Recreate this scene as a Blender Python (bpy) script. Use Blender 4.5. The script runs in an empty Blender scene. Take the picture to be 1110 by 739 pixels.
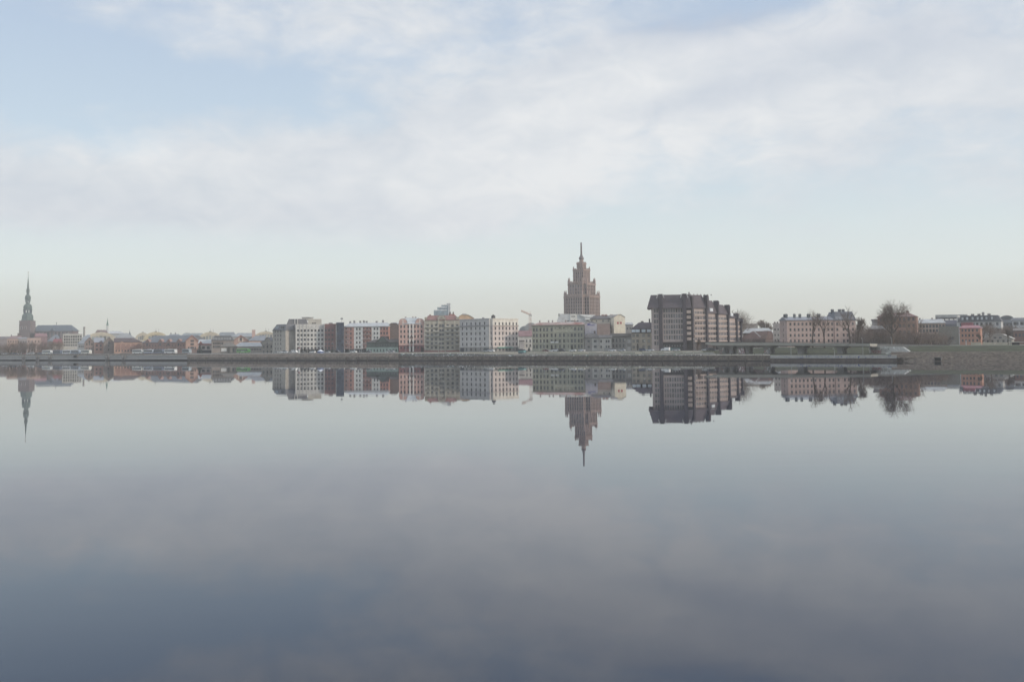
import bpy, math, random
from mathutils import Vector, Matrix
S = bpy.context.scene
COL = S.collection
R = math.radians
rnd = random.Random(7)
# ------------------------------------------------------------------ camera
F, CX, CY, CZ = 1079.0, 555.0, 317.9, 9.0
ROT = Matrix.Rotation(R(93), 3, 'X') @ Matrix.Rotation(-0.009, 3, 'Z')
cd = bpy.data.cameras.new('camera'); cam = bpy.data.objects.new('camera', cd); COL.objects.link(cam)
cd.sensor_width = 36; cd.lens = 36*F/1110; cd.shift_y = -(369.5-CY)/1110; cd.clip_start = .5; cd.clip_end = 9000
cam.matrix_world = Matrix.Translation((0, 0, CZ)) @ ROT.to_4x4()
S.camera = cam
def ray(px, py): return ROT @ Vector(((px-CX)/F, -(py-CY)/F, -1))
def at(px, py, Y):
    d = ray(px, py); return Vector((0, 0, CZ)) + d*(Y/d.y)
def Ds(px): return 1/(.001143 + 1.0135e-6*px)
def shore(px): 
    d = ray(px, 388); Y = Ds(px); return Vector((d.x/d.y*Y, Y))
_a, _b = shore(0), shore(1110); SD = (_b-_a).normalized(); SN = Vector((-SD.y, SD.x))   # along the quay, inland
def gpt(px, off):
    """ground point seen at photo column px, off metres inland of the waterline"""
    r = ray(px, 385); o = _a+SN*off; t = -(o.x*r.y-o.y*r.x)/(SD.x*r.y-SD.y*r.x)
    return o+SD*t
# ------------------------------------------------------------------ materials
def lin(h, dehaze=.05):
    if not isinstance(h, str): return h
    o = []
    for i, hz in zip((0, 2, 4), (.50, .55, .56)):
        v = int(h[i:i+2], 16)/255; v = ((v+.055)/1.055)**2.4 if v > .04 else v/12.92
        o.append((v-dehaze*hz)/(1-dehaze)*1.08)
    g = .3*o[0]+.6*o[1]+.1*o[2]
    return tuple(max(.012, min(.82, g+(v-g)*.7)) for v in o)
_mc = {}
def M(h, rough=.85, var=.2, scale=.35, kind='plain', h2=None, spec=.3):
    key = (h, rough, var, scale, kind, h2)
    if key in _mc: return _mc[key]
    m = bpy.data.materials.new('surface_%d' % len(_mc)); m.use_nodes = True; nt = m.node_tree; N = nt.nodes; Lk = nt.links
    bs = N['Principled BSDF']; bs.inputs['Roughness'].default_value = rough; bs.inputs['Specular IOR Level'].default_value = spec
    c = lin(h); tc = N.new('ShaderNodeTexCoord')
    mp = N.new('ShaderNodeMapping'); Lk.new(tc.outputs['Object'], mp.inputs[0])
    n = N.new('ShaderNodeTexNoise'); n.inputs['Scale'].default_value = scale; n.inputs['Detail'].default_value = 6; n.inputs['Roughness'].default_value = .65
    Lk.new(mp.outputs[0], n.inputs[0])
    mr = N.new('ShaderNodeMapRange'); mr.inputs[1].default_value = .3; mr.inputs[2].default_value = .7
    mr.inputs[3].default_value = 1-var; mr.inputs[4].default_value = 1+var; Lk.new(n.outputs[0], mr.inputs[0])
    last = None
    def mix(a, b, fac):
        x = N.new('ShaderNodeMix'); x.data_type = 'RGBA'
        for s_, v in ((6, a), (7, b)):
            if isinstance(v, tuple): x.inputs[s_].default_value = (*v, 1)
            else: Lk.new(v, x.inputs[s_])
        if isinstance(fac, float): x.inputs[0].default_value = fac
        else: Lk.new(fac, x.inputs[0])
        return x.outputs[2]
    if kind == 'two':      # patches of a second colour
        n2 = N.new('ShaderNodeTexNoise'); n2.inputs['Scale'].default_value = scale*.6; n2.inputs['Detail'].default_value = 8; n2.inputs['Roughness'].default_value = .7
        Lk.new(mp.outputs[0], n2.inputs[0]); r2 = N.new('ShaderNodeMapRange'); r2.inputs[1].default_value = .42; r2.inputs[2].default_value = .58
        Lk.new(n2.outputs[0], r2.inputs[0]); base = mix(c, lin(h2), r2.outputs[0])
    elif kind == 'stone':
        b = N.new('ShaderNodeTexVoronoi'); b.inputs['Scale'].default_value = 1.1; Lk.new(mp.outputs[0], b.inputs[0])
        base = mix(c, lin(h2), b.outputs['Color']); 
    elif kind == 'seam':   # standing-seam / tile courses
        mp.inputs['Scale'].default_value = (1, 1, 1); w = N.new('ShaderNodeTexWave'); w.bands_direction = 'X'; w.inputs['Scale'].default_value = .8; w.inputs['Distortion'].default_value = .3
        Lk.new(tc.outputs['Object'], w.inputs[0]); r2 = N.new('ShaderNodeMath'); r2.operation = 'MULTIPLY'; r2.inputs[1].default_value = .25; Lk.new(w.outputs['Fac'], r2.inputs[0])
        base = mix(c, tuple(v*.6 for v in c), r2.outputs[0])
    elif kind == 'graffiti':
        base = c
        for k, (cc, th, sc) in enumerate((('3a4f80', .58, .9), ('d8d8d4', .6, .7), ('b03a34', .6, .8), ('202024', .64, 1.4), ('2f8a7a', .64, .6))):
            if h2 and str(k) not in h2: continue
            q = N.new('ShaderNodeTexNoise'); q.inputs['Scale'].default_value = sc; q.inputs['Detail'].default_value = 3; q.inputs['Distortion'].default_value = 1.5
            qm = N.new('ShaderNodeMapping'); qm.inputs['Location'].default_value = (k*17.3, k*5.1, k*3); Lk.new(tc.outputs['Object'], qm.inputs[0]); Lk.new(qm.outputs[0], q.inputs[0])
            r2 = N.new('ShaderNodeMapRange'); r2.inputs[1].default_value = th; r2.inputs[2].default_value = th+.03; Lk.new(q.outputs[0], r2.inputs[0])
            base = mix(base, lin(cc), r2.outputs[0])
    else: base = c
    v = N.new('ShaderNodeVectorMath'); v.operation = 'SCALE'
    if isinstance(base, tuple): v.inputs[0].default_value = base
    else: Lk.new(base, v.inputs[0])
    Lk.new(mr.outputs[0], v.inputs['Scale']); Lk.new(v.outputs[0], bs.inputs['Base Color'])
    _mc[key] = m; return m
def glass_mat(c, rough=.12):
    key = ('glass', c)
    if key in _mc: return _mc[key]
    m = bpy.data.materials.new('window_glass'); m.use_nodes = True; nt = m.node_tree; bs = nt.nodes['Principled BSDF']
    oi = nt.nodes.new('ShaderNodeObjectInfo'); r = nt.nodes.new('ShaderNodeMapRange'); r.inputs[3].default_value = .45; r.inputs[4].default_value = 2.4
    nt.links.new(oi.outputs['Random'], r.inputs[0]); v = nt.nodes.new('ShaderNodeVectorMath'); v.operation = 'SCALE'; v.inputs[0].default_value = c
    nt.links.new(r.outputs[0], v.inputs['Scale']); nt.links.new(v.outputs[0], bs.inputs['Base Color']); bs.inputs['Roughness'].default_value = rough
    _mc[key] = m; return m
G1 = glass_mat((.045, .05, .058)); G2 = glass_mat((.10, .12, .14)); G3 = glass_mat((.03, .045, .055)); G4 = glass_mat((.22, .27, .30))
WF = M('a9a8a2', .6, .03); DF = M('4c4a4a', .6, .03)
# ------------------------------------------------------------------ mesh builder
class MB:
    def __init__(s): s.v = []; s.f = []; s.m = []
    def poly(s, pts, faces, mi=0):
        o = len(s.v); s.v += [tuple(p) for p in pts]
        for f in faces: s.f.append([o+i for i in f]); s.m.append(mi)
        return s
    def box(s, x0, x1, y0, y1, z0, z1, mi=0):
        return s.poly([(x0,y0,z0),(x1,y0,z0),(x1,y1,z0),(x0,y1,z0),(x0,y0,z1),(x1,y0,z1),(x1,y1,z1),(x0,y1,z1)],
                      [(0,3,2,1),(4,5,6,7),(0,1,5,4),(1,2,6,5),(2,3,7,6),(3,0,4,7)], mi)
    def frustum(s, a, z0, b, z1, mi=0):      # a, b = (x0,x1,y0,y1)
        P = [(a[0],a[2],z0),(a[1],a[2],z0),(a[1],a[3],z0),(a[0],a[3],z0),(b[0],b[2],z1),(b[1],b[2],z1),(b[1],b[3],z1),(b[0],b[3],z1)]
        return s.poly(P, [(0,3,2,1),(4,5,6,7),(0,1,5,4),(1,2,6,5),(2,3,7,6),(3,0,4,7)], mi)
    def lathe(s, prof, cx=0, cy=0, n=12, mi=0, ph=0):   # prof: (r,z)
        o = len(s.v); k = len(prof)
        for r, z in prof:
            for i in range(n):
                a = 2*math.pi*i/n+ph; s.v.append((cx+r*math.cos(a), cy+r*math.sin(a), z))
        for j in range(k-1):
            for i in range(n):
                a, b = o+j*n+i, o+j*n+(i+1) % n
                s.f.append([a, b, b+n, a+n]); s.m.append(mi)
        s.f.append([o+i for i in range(n)][::-1]); s.m.append(mi)
        s.f.append([o+(k-1)*n+i for i in range(n)]); s.m.append(mi); return s
    def tube(s, p, q, r0, r1, n=4, mi=0):
        p, q = Vector(p), Vector(q); d = (q-p)
        if d.length < 1e-6: return s
        d.normalize(); a = d.orthogonal().normalized(); b = d.cross(a); o = len(s.v)
        for P, r in ((p, r0), (q, r1)):
            for i in range(n):
                t = 2*math.pi*i/n; s.v.append(tuple(P+a*(r*math.cos(t))+b*(r*math.sin(t))))
        for i in range(n):
            j = (i+1) % n; s.f.append([o+i, o+j, o+n+j, o+n+i]); s.m.append(mi)
        s.f.append([o+n+i for i in range(n)]); s.m.append(mi); return s
    def extr(s, pts, y0, y1, mi=0):          # polygon in xz extruded along y
        n = len(pts)
        return s.poly([(x, y0, z) for x, z in pts]+[(x, y1, z) for x, z in pts],
                      [tuple(range(n)), tuple(range(2*n-1, n-1, -1))]+[(i, i+n, (i+1) % n+n, (i+1) % n) for i in range(n)], mi)
    def mesh(s, name, mats):
        me = bpy.data.meshes.new(name); me.from_pydata(s.v, [], s.f)
        for m in (mats if isinstance(mats, (list, tuple)) else [mats]): me.materials.append(m)
        for p, mi in zip(me.polygons, s.m): p.material_index = mi
        me.update(); return me
    def build(s, name, mats, parent=None, loc=None, rz=0, label=None):
        o = bpy.data.objects.new(name, s.mesh(name, mats)); COL.objects.link(o)
        if parent: o.parent = parent
        if loc is not None: o.location = loc
        o.rotation_euler = (0, 0, rz)
        if label: o['label'] = label
        return o
def tag(o, label=None, cat=None, group=None, kind=None):
    if label: o['label'] = label
    if cat: o['category'] = cat
    if group: o['group'] = group
    if kind: o['kind'] = kind
    return o
def empty(name, loc, rz, label, cat, group=None):
    o = bpy.data.objects.new(name, None); COL.objects.link(o); o.location = loc; o.rotation_euler = (0, 0, rz); o.empty_display_size = .5
    return tag(o, label, cat, group)
KIDS = {}
def copy_tree(o, parent=None, **kw):
    c = o.copy(); COL.objects.link(c)
    if parent: c.parent = parent
    for k in [x for x in ALLKIDS(o)]: copy_tree(k, c)
    return c
def ALLKIDS(o): return list(o.children)
_wm = {}
def win_mesh(w, h, fm, gm, bars=1):
    key = (round(w, 2), round(h, 2), fm.name, gm.name, bars)
    if key not in _wm:
        b = MB(); t = .07; W = w/2; Hh = h/2
        b.box(-W, W, .0, .05, -Hh, Hh, 1)
        b.box(-W, -W+t, -.05, 0, -Hh, Hh); b.box(W-t, W, -.05, 0, -Hh, Hh); b.box(-W+t, W-t, -.05, 0, Hh-t, Hh); b.box(-W+t, W-t, -.05, 0, -Hh, -Hh+t)
        if bars == 1:
            b.box(-t/3, t/3, -.04, 0, -Hh+t, Hh-t); b.box(-W+t, W-t, -.035, 0, Hh*.35, Hh*.35+t*.7)
        elif bars > 1:
            for i in range(1, bars): x = -W+w*i/bars; b.box(x-t/2, x+t/2, -.04, 0, -Hh+t, Hh-t)
        b.box(-W-.06, W+.06, -.26, -.05, -Hh-.06, -Hh+.02)
        _wm[key] = b.mesh('window', [fm, gm])
    return _wm[key]
# ------------------------------------------------------------------ building kit; local frame: x along the front, y inland, z up from the base
def lspace(a, b, n): return [(a+b)/2] if n == 1 else [a+(b-a)*i/(n-1) for i in range(n)]
class Bd:
    def __init__(s, name, label, x0, x1, Y0, Y1=None, zb=5., d=14, cat='building', group=None):
        if Y1 is None:      # blocks face the river roughly square to the line of sight
            xs = x0 if x0 > 555 else x1; k = (xs-555)/F; Y1 = Y0*(1+k*(x0-555)/F)/(1+k*(x1-555)/F)
        A, B = at(x0, 378, Y0), at(x1, 378, Y1)
        s.A, s.D = Vector((A.x, A.y)), Vector((B.x-A.x, B.y-A.y)); s.L = s.D.length; s.D.normalize(); s.zb = zb; s.d = d
        s.rz = math.atan2(s.D.y, s.D.x); s.x0, s.x1 = x0, x1; s.xm = (x0+x1)/2; s.nw = 0; s.over = None; s.chim = None
        s.root = empty(name, (A.x, A.y, zb), s.rz, label, cat, group)
    def U(s, px, py=378):
        r = ray(px, py); a, b = s.D.x, -r.x; c, e = s.D.y, -r.y; det = a*e-b*c
        return (-s.A.x*e + b*s.A.y)/det
    def Z(s, px, py, back=0):
        r = ray(px, py); P = s.A+s.D*s.U(px, py); return CZ + r.z/r.y*(P.y+back*math.cos(s.rz)) - s.zb
    def P(s, name, mb, mat, label=None): return mb.build(name, mat, s.root, (0, 0, 0), 0, label)
    def window(s, face, u, z, w, h, fm, gm, bars, O, dep=.2):
        O_, du, n, rz = O; p = O_+du*u-n*dep; p.z = z
        if s.nw < 100:
            o = bpy.data.objects.new('window', win_mesh(w, h, fm, gm, bars)); COL.objects.link(o); o.parent = s.root; o.location = p; o.rotation_euler = (0, 0, rz)
        else:
            if s.over is None: s.over = MB(); s.overm = [fm, gm]
            me = win_mesh(w, h, fm, gm, bars); k = len(s.over.v); mt = Matrix.Translation(p) @ Matrix.Rotation(rz, 4, 'Z')
            s.over.v += [tuple(mt @ v.co) for v in me.vertices]
            for q in me.polygons: s.over.f.append([k+i for i in q.vertices]); s.over.m.append(q.material_index)
        s.nw += 1
    def face(s, face, u0=None, u1=None, v0=0, v1=None):
        v1 = s.d if v1 is None else v1; u0 = 0 if u0 is None else u0; u1 = s.L if u1 is None else u1
        if face == 'front': return (Vector((u0, v0, 0)), Vector((1, 0, 0)), Vector((0, -1, 0)), 0), u1-u0
        if face == 'left': return (Vector((u0, v1, 0)), Vector((0, -1, 0)), Vector((-1, 0, 0)), -math.pi/2), v1-v0
        return (Vector((u1, v0, 0)), Vector((0, 1, 0)), Vector((1, 0, 0)), math.pi/2), v1-v0
    def grid(s, mb, O, L, z0, z1, wins, dep=.22, mi=0):
        O_, du, n, rz = O
        us = sorted({0, L}|{round(a, 3) for w in wins for a in w[:2]}); zs = sorted({z0, z1}|{round(a, 3) for w in wins for a in w[2:4]})
        us = [u for u in us if 0 <= u <= L]; zs = [z for z in zs if z0 <= z <= z1]
        def pt(u, z, k=0): p = O_+du*u-n*k; return (p.x, p.y, z)
        for i in range(len(us)-1):
            for j in range(len(zs)-1):
                uc, zc = (us[i]+us[i+1])/2, (zs[j]+zs[j+1])/2
                if any(w[0] < uc < w[1] and w[2] < zc < w[3] for w in wins): continue
                mb.poly([pt(us[i], zs[j]), pt(us[i+1], zs[j]), pt(us[i+1], zs[j+1]), pt(us[i], zs[j+1])], [(0, 1, 2, 3)], mi)
        for a, b, c, e in [w[:4] for w in wins]:
            q = [(a, c), (b, c), (b, e), (a, e)]
            for k in range(4):
                p0, p1 = q[k], q[(k+1) % 4]
                mb.poly([pt(*p0), pt(*p1), pt(*p1, dep), pt(*p0, dep)], [(0, 1, 2, 3)], mi)
    def walls(s, mat, z1, rows=(), cols=(), win=(1.1, 1.7), gm=None, fm=None, bars=1, left=0, right=0, z0=-1., u0=0, u1=None, v0=0, v1=None, skip=(), name='wall', label=None, wl=None, mi_mat=None):
        """rows: z heights above base; cols: u positions; left/right: number of side columns"""
        u1 = s.L if u1 is None else u1; v1 = s.d if v1 is None else v1; gm = gm or G1; fm = fm or DF; mb = MB()
        for face in ('front', 'left', 'right'):
            O, L = s.face(face, u0, u1, v0, v1)
            if face == 'front': cs = [c-u0 for c in cols]
            else:
                n = left if face == 'left' else right; cs = [L*(i+.5)/n for i in range(n)]
            w, h = win; ws = []
            for j, z in enumerate(rows):
                for i, c in enumerate(cs):
                    if (i, j) in skip and face == 'front': continue
                    if c-w/2 < .1 or c+w/2 > L-.1 or z+h/2 > z1-.05: continue
                    ws.append((round(c-w/2, 3), round(c+w/2, 3), round(z-h/2, 3), round(z+h/2, 3)))
                    s.window(face, c, z, w, h, fm, gm, bars, O)
            s.grid(mb, O, L, z0, z1, ws)
        mb.poly([(u1, v1, z0), (u0, v1, z0), (u0, v1, z1), (u1, v1, z1)], [(0, 1, 2, 3)])
        mb.poly([(u0, v0, z1), (u1, v0, z1), (u1, v1, z1), (u0, v1, z1)], [(0, 1, 2, 3)])
        return s.P(name, mb, mat, label)
    def hip(s, mat, z0, z1, u0=0, u1=None, v0=0, v1=None, hl=3., hr=3., ov=.5, name='roof', label=None, flat=0.):
        u1 = s.L if u1 is None else u1; v1 = s.d if v1 is None else v1; vm = (v0+v1)/2
        a, b, c, d = u0-ov, u1+ov, v0-ov, v1+ov; mb = MB()
        z0 += .03
        P = [(a, c, z0), (b, c, z0), (b, d, z0), (a, d, z0), (a, c, z0+.2), (b, c, z0+.2), (b, d, z0+.2), (a, d, z0+.2)]
        l, r = a+hl, b-hr
        if flat: P += [(l, vm-flat, z1), (r, vm-flat, z1), (r, vm+flat, z1), (l, vm+flat, z1)]; fs = [(4, 5, 9, 8), (5, 6, 10, 9), (6, 7, 11, 10), (7, 4, 8, 11), (8, 9, 10, 11)]
        else: P += [(l, vm, z1), (r, vm, z1)]; fs = [(4, 5, 9, 8), (5, 6, 9), (6, 7, 8, 9), (7, 4, 8)]
        mb.poly(P, [(0, 3, 2, 1), (0, 1, 5, 4), (1, 2, 6, 5), (2, 3, 7, 6), (3, 0, 4, 7)]+fs)
        s.rv = vm; s.rz1 = z1
        return s.P(name, mb, mat, label)
    def gable(s, wmat, rmat, z0, z1, u0=0, u1=None, v0=0, v1=None, ov=.4, pts=None, name='roof', wname='gable'):
        """gable end facing the river: a wall triangle (or outline pts) with the roof running inland"""
        u1 = s.L if u1 is None else u1; v1 = s.d if v1 is None else v1; um = (u0+u1)/2
        pts = pts or [(u0, z0), (u1, z0), (um, z1)]
        s.P(wname, MB().extr([(p[0], p[1]+.02) for p in pts], v0-.02, v0+.4), wmat)
        top = pts[1:]+pts[:1]; mb = MB(); t = .25
        for p, q in zip(top[:-1], top[1:]):
            n = Vector((-(q[1]-p[1]), q[0]-p[0])); 
            if n.length < 1e-3: continue
            n = -n.normalized() if n.y < 0 else n.normalized()
            mb.extr([(p[0], p[1]+.03), (q[0], q[1]+.03), (q[0]+n.x*t, q[1]+n.y*t+.03), (p[0]+n.x*t, p[1]+n.y*t+.03)], v0-ov, v1)
        return s.P(name, mb, rmat)
    def mansard(s, mat, z0, z1, ins=2.5, u0=0, u1=None, v0=0, v1=None, ov=.3, name='roof', label=None):
        u1 = s.L if u1 is None else u1; v1 = s.d if v1 is None else v1
        mb = MB().frustum((u0-ov, u1+ov, v0-ov, v1+ov), z0+.03, (u0+ins, u1-ins, v0+ins, v1-ins), z1)
        mb.box(u0-ov-.15, u1+ov+.15, v0-ov-.15, v1+ov+.15, z0-.25, z0+.02); s.rv = (v0+v1)/2; s.rz1 = z1
        return s.P(name, mb, mat, label)
    def flat(s, mat, z, u0=0, u1=None, v0=0, v1=None, h=.7, name='parapet'):
        u1 = s.L if u1 is None else u1; v1 = s.d if v1 is None else v1; t = .3; e = .06; mb = MB()
        mb.box(u0-e, u1+e, v0-e, v0+t, z+.01, z+h); mb.box(u0-e, u1+e, v1-t, v1+e, z+.01, z+h); mb.box(u0-e, u0+t, v0+t, v1-t, z+.01, z+h); mb.box(u1-t, u1+e, v0+t, v1-t, z+.01, z+h)
        return s.P(name, mb, mat)
    def chimneys(s, pxs, z1, mat, h=1.6, w=1.1, v=None, sink=1.2, name='chimney'):
        for px in pxs:
            u = s.U(px); v_ = v if v is not None else getattr(s, 'rv', s.d/2); b = MB().box(-w/2, w/2, -.4, .4, z1-sink, z1+h); b.box(-w/2-.1, w/2+.1, -.5, .5, z1+h, z1+h+.15)
            c = b.build(name, mat, s.root, (u, v_, 0))
            for k in (-.25, .25): MB().lathe([(.15, 0), (.12, .45)], 0, 0, 6).build('chimney_pot', mat, c, (k*w, 0, z1+h+.15))
    def cornice(s, mat, z, h=.35, out=.3, u0=0, u1=None, name='cornice', v0=0):
        u1 = s.L if u1 is None else u1
        return s.P(name, MB().box(u0-out, u1+out, v0-out, v0-.01, z-h/2, z+h/2), mat)
    def band(s, mat, z0, z1, u0=0, u1=None, out=.06, name='ground_floor', label=None):
        u1 = s.L if u1 is None else u1
        return s.P(name, MB().box(u0-out, u1+out, -out, -.005, z0, z1), mat, label)
    def dormers(s, pxs, z0, z1, w, v, wallm, roofm, gm=None, depth=2.5):
        for px in pxs:
            u = s.U(px); b = MB(); b.box(-w/2, w/2, 0, depth, z0, z1-.25, 0); b.box(-w/2-.15, w/2+.15, -.15, depth, z1-.25, z1, 1); 
            c = b.build('dormer', [wallm, roofm], s.root, (u, v, 0)); MB().box(-w/2+.2, w/2-.2, -.04, -.005, z0+.25, z1-.4).build('window', gm or G1, c)
    def done(s):
        if s.over: o = s.P('window', s.over, s.overm); o['kind'] = 'stuff'
        return s.root
def house(name, label, x0, x1, Y, ye, wall, rows=(), cols=(), roof=None, win=(1.1, 1.7), d=13, zb=5., Y1=None, gm=None, fm=None, bars=1, left=0, right=0, chim=(), chm=None, group=None, dorm=(), cor=None, base=None, skip=(), cat='building'):
    """rows = photo y of each window row, cols = (n, x first, x last) or list of photo x"""
    b = Bd(name, label, x0, x1, Y, Y1, zb, d, cat, group); z1 = b.Z(b.xm, ye)
    if cols and isinstance(cols, tuple): cols = lspace(cols[1], cols[2], cols[0])
    b.walls(M(wall) if isinstance(wall, str) else wall, z1, [b.Z(b.xm, y) for y in rows], [b.U(x) for x in cols], win, gm, fm, bars, left, right, skip=skip)
    zr = z1
    if roof:
        k, yr, rm = roof[:3]; rm = M(rm, kind='seam') if isinstance(rm, str) else rm; zr = b.Z(b.xm, yr, b.d/2 if k != 'gable' else 0)
        if k == 'hip': b.hip(rm, z1, zr, hl=roof[3] if len(roof) > 3 else 3, hr=roof[4] if len(roof) > 4 else (roof[3] if len(roof) > 3 else 3))
        elif k == 'gable': b.gable(M(wall) if isinstance(wall, str) else wall, rm, z1, zr)
        elif k == 'mansard': b.mansard(rm, z1, zr, roof[3] if len(roof) > 3 else 2)
    else: b.flat(M(wall) if isinstance(wall, str) else wall, z1)
    if cor: b.cornice(M(cor), z1-.2)
    if base: b.band(M(base[1]), -.9, b.Z(b.xm, base[0]))
    if chim: b.chimneys(chim, zr, M(chm or '6a6260'), h=1.3)
    if dorm: b.dormers(dorm, z1+.3, z1+2.1, 1.5, .1, M('8a8886'), rm)
    b.z1, b.zr = z1, zr
    return b
# ------------------------------------------------------------------ world
SUN_AZ, SUN_EL = R(112), R(21)
w = bpy.data.worlds.new('World'); S.world = w; w.use_nodes = True; nt = w.node_tree; N = nt.nodes; Lk = nt.links
BG = N['Background']; BG.inputs[1].default_value = .1
sk = N.new('ShaderNodeTexSky'); sk.sky_type = 'NISHITA'; sk.sun_disc = False; sk.sun_elevation = SUN_EL; sk.sun_rotation = SUN_AZ; sk.dust_density = 1.5; sk.altitude = 10
def val(x, inp):
    if isinstance(x, (int, float)): inp.default_value = x
    else: Lk.new(x, inp)
def mth(op, a, b=0., c=0., clamp=False):
    n = N.new('ShaderNodeMath'); n.operation = op; val(a, n.inputs[0]); val(b, n.inputs[1]); val(c, n.inputs[2]); n.use_clamp = clamp; return n.outputs[0]
def mixc(a, b, f):
    x = N.new('ShaderNodeMix'); x.data_type = 'RGBA'
    for i, v in ((6, a), (7, b)):
        if isinstance(v, tuple): x.inputs[i].default_value = (*v, 1)
        else: Lk.new(v, x.inputs[i])
    val(f, x.inputs[0]); return x.outputs[2]
def srgb(r, g, b, k=10):
    return tuple((((v/255+.055)/1.055)**2.4)*k for v in (r, g, b))
tc = N.new('ShaderNodeTexCoord'); sx = N.new('ShaderNodeSeparateXYZ'); Lk.new(tc.outputs['Generated'], sx.inputs[0])
X, Y_, Z_ = sx.outputs
U_ = mth('MULTIPLY', mth('ARCTAN2', X, Y_), 11.4)          # sky position, about 100 picture pixels to the unit, zero straight ahead
V_ = mth('MULTIPLY', mth('ARCSINE', Z_), 10.79)             # height above the horizon in the same unit
cb = N.new('ShaderNodeCombineXYZ'); Lk.new(U_, cb.inputs[0]); Lk.new(V_, cb.inputs[1])
def noise(scale, detail=6, rough=.55, st=(1, 2.2, 1), loc=(0, 0, 0), dist=0.):
    m = N.new('ShaderNodeMapping'); m.inputs['Scale'].default_value = st; m.inputs['Location'].default_value = loc; Lk.new(cb.outputs[0], m.inputs[0])
    n = N.new('ShaderNodeTexNoise'); n.inputs['Scale'].default_value = scale; n.inputs['Detail'].default_value = detail; n.inputs['Roughness'].default_value = rough; n.inputs['Distortion'].default_value = dist
    Lk.new(m.outputs[0], n.inputs[0]); return n.outputs[0]
def blob(px, py, rx, ry, wt, tilt=0.):
    """soft cloud bank centred on a direction of the sky"""
    u, v = (px-555)/100, (374-py)/100
    du = mth('ADD', U_, -u); dv = mth('ADD', mth('ADD', V_, -v), mth('MULTIPLY', du, -tilt))
    q = mth('ADD', mth('POWER', mth('MULTIPLY', du, 100/rx), 2), mth('POWER', mth('MULTIPLY', dv, 100/ry), 2))
    return mth('MULTIPLY', mth('EXPONENT', mth('MULTIPLY', q, -1)), wt)
def total(L):
    o = L[0]
    for a in L[1:]: o = mth('ADD', o, a)
    return o
n1 = noise(.55, 8, .55, (1, 2.4, 1), (3.1, 1.2, 0)); n2 = noise(1.6, 8, .6, (1, 2.0, 1), (8, 4, 0), .4); n3 = noise(.3, 3, .5, (1, 1.6, 1), (1, 9, 0))
body = total([blob(120, 215, 330, 60, .75), blob(420, 190, 260, 75, .75, .12), blob(690, 130, 330, 80, .7, .22), blob(1040, 110, 240, 90, .75), blob(300, 25, 330, 60, .6), blob(560, 70, 200, 60, .2), blob(1000, 250, 330, 70, .3),
              blob(30, 95, 140, 50, -.35), blob(900, 5, 80, 30, -.35), blob(770, 260, 160, 40, -.15), blob(300, 110, 120, 35, -.12)])
body = mth('ADD', body, mth('MULTIPLY', mth('ADD', n1, -.5), 1.5)); body = mth('ADD', body, mth('MULTIPLY', mth('ADD', n2, -.5), .65))
high = mth('SMOOTH_MIN', 1., mth('MULTIPLY', mth('MAXIMUM', mth('ADD', V_, -3.9), 0.), .25), .1)      # overcast continues overhead
body = mth('ADD', body, mth('MULTIPLY', high, .9))
def smooth(x, a, b):
    m = N.new('ShaderNodeMapRange'); m.interpolation_type = 'SMOOTHSTEP'; Lk.new(x, m.inputs[0]); m.inputs[1].default_value = a; m.inputs[2].default_value = b; return m.outputs[0]
lowfade = smooth(mth('ADD', V_, mth('MULTIPLY', mth('ADD', n1, -.5), .5)), .85, 1.4)
cm = mth('MULTIPLY', smooth(body, .05, .85), lowfade)
# clear sky: the Sky Texture seen through a thin pale veil, thicker towards the horizon
veil = N.new('ShaderNodeValToRGB'); vr = veil.color_ramp; Lk.new(mth('MULTIPLY', V_, .1), veil.inputs[0])
stops = [(0, (217, 214, 200)), (.035, (223, 225, 214)), (.075, (232, 240, 237)), (.12, (225, 236, 238)), (.2, (206, 223, 236)), (.34, (188, 206, 228)), (.6, (160, 185, 215)), (1, (130, 160, 205))]
while len(vr.elements) < len(stops): vr.elements.new(.5)
for e, (p, c) in zip(vr.elements, stops): e.position = p; e.color = (*srgb(*c, 1), 1)
vs = N.new('ShaderNodeVectorMath'); vs.operation = 'SCALE'; Lk.new(veil.outputs[0], vs.inputs[0]); vs.inputs['Scale'].default_value = 10
clear = mixc(sk.outputs[0], vs.outputs[0], .85)
warm = total([blob(700, 180, 260, 60, .5, .2), blob(130, 165, 50, 14, .5), blob(140, 176, 30, 8, .5), blob(90, 160, 90, 10, .3), blob(620, 120, 120, 20, .5, .25), blob(860, 60, 120, 14, .5, .1), blob(350, 60, 200, 14, .3, -.1), blob(480, 200, 200, 40, .3)])
light = mth('ADD', mth('MULTIPLY', mth('ADD', n2, -.5), 1.8), mth('ADD', warm, .35), 0., True)
grey = mixc(srgb(209, 215, 222), srgb(234, 235, 236), light)
dark = mth('MULTIPLY', mth('ADD', total([blob(850, 22, 95, 16, 1.3, .25), blob(770, 36, 80, 8, .8, .1), blob(200, 235, 320, 26, .25), blob(980, 70, 200, 30, .35), blob(760, 120, 120, 22, .4, .2), blob(520, 235, 200, 24, .15), blob(620, 70, 90, 14, .35, .3)]), mth('MULTIPLY', mth('ADD', n3, -.5), 1.5)), 1., 0., True)
grey = mixc(grey, srgb(170, 183, 204), mth('MULTIPLY', dark, .65))
sky = mixc(clear, grey, mth('MULTIPLY', cm, .9))
gain = N.new('ShaderNodeVectorMath'); gain.operation = 'SCALE'; Lk.new(sky, gain.inputs[0]); Lk.new(mth('ADD', mth('MULTIPLY', high, .65), 1.), gain.inputs['Scale']); Lk.new(gain.outputs[0], BG.inputs[0])
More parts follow.
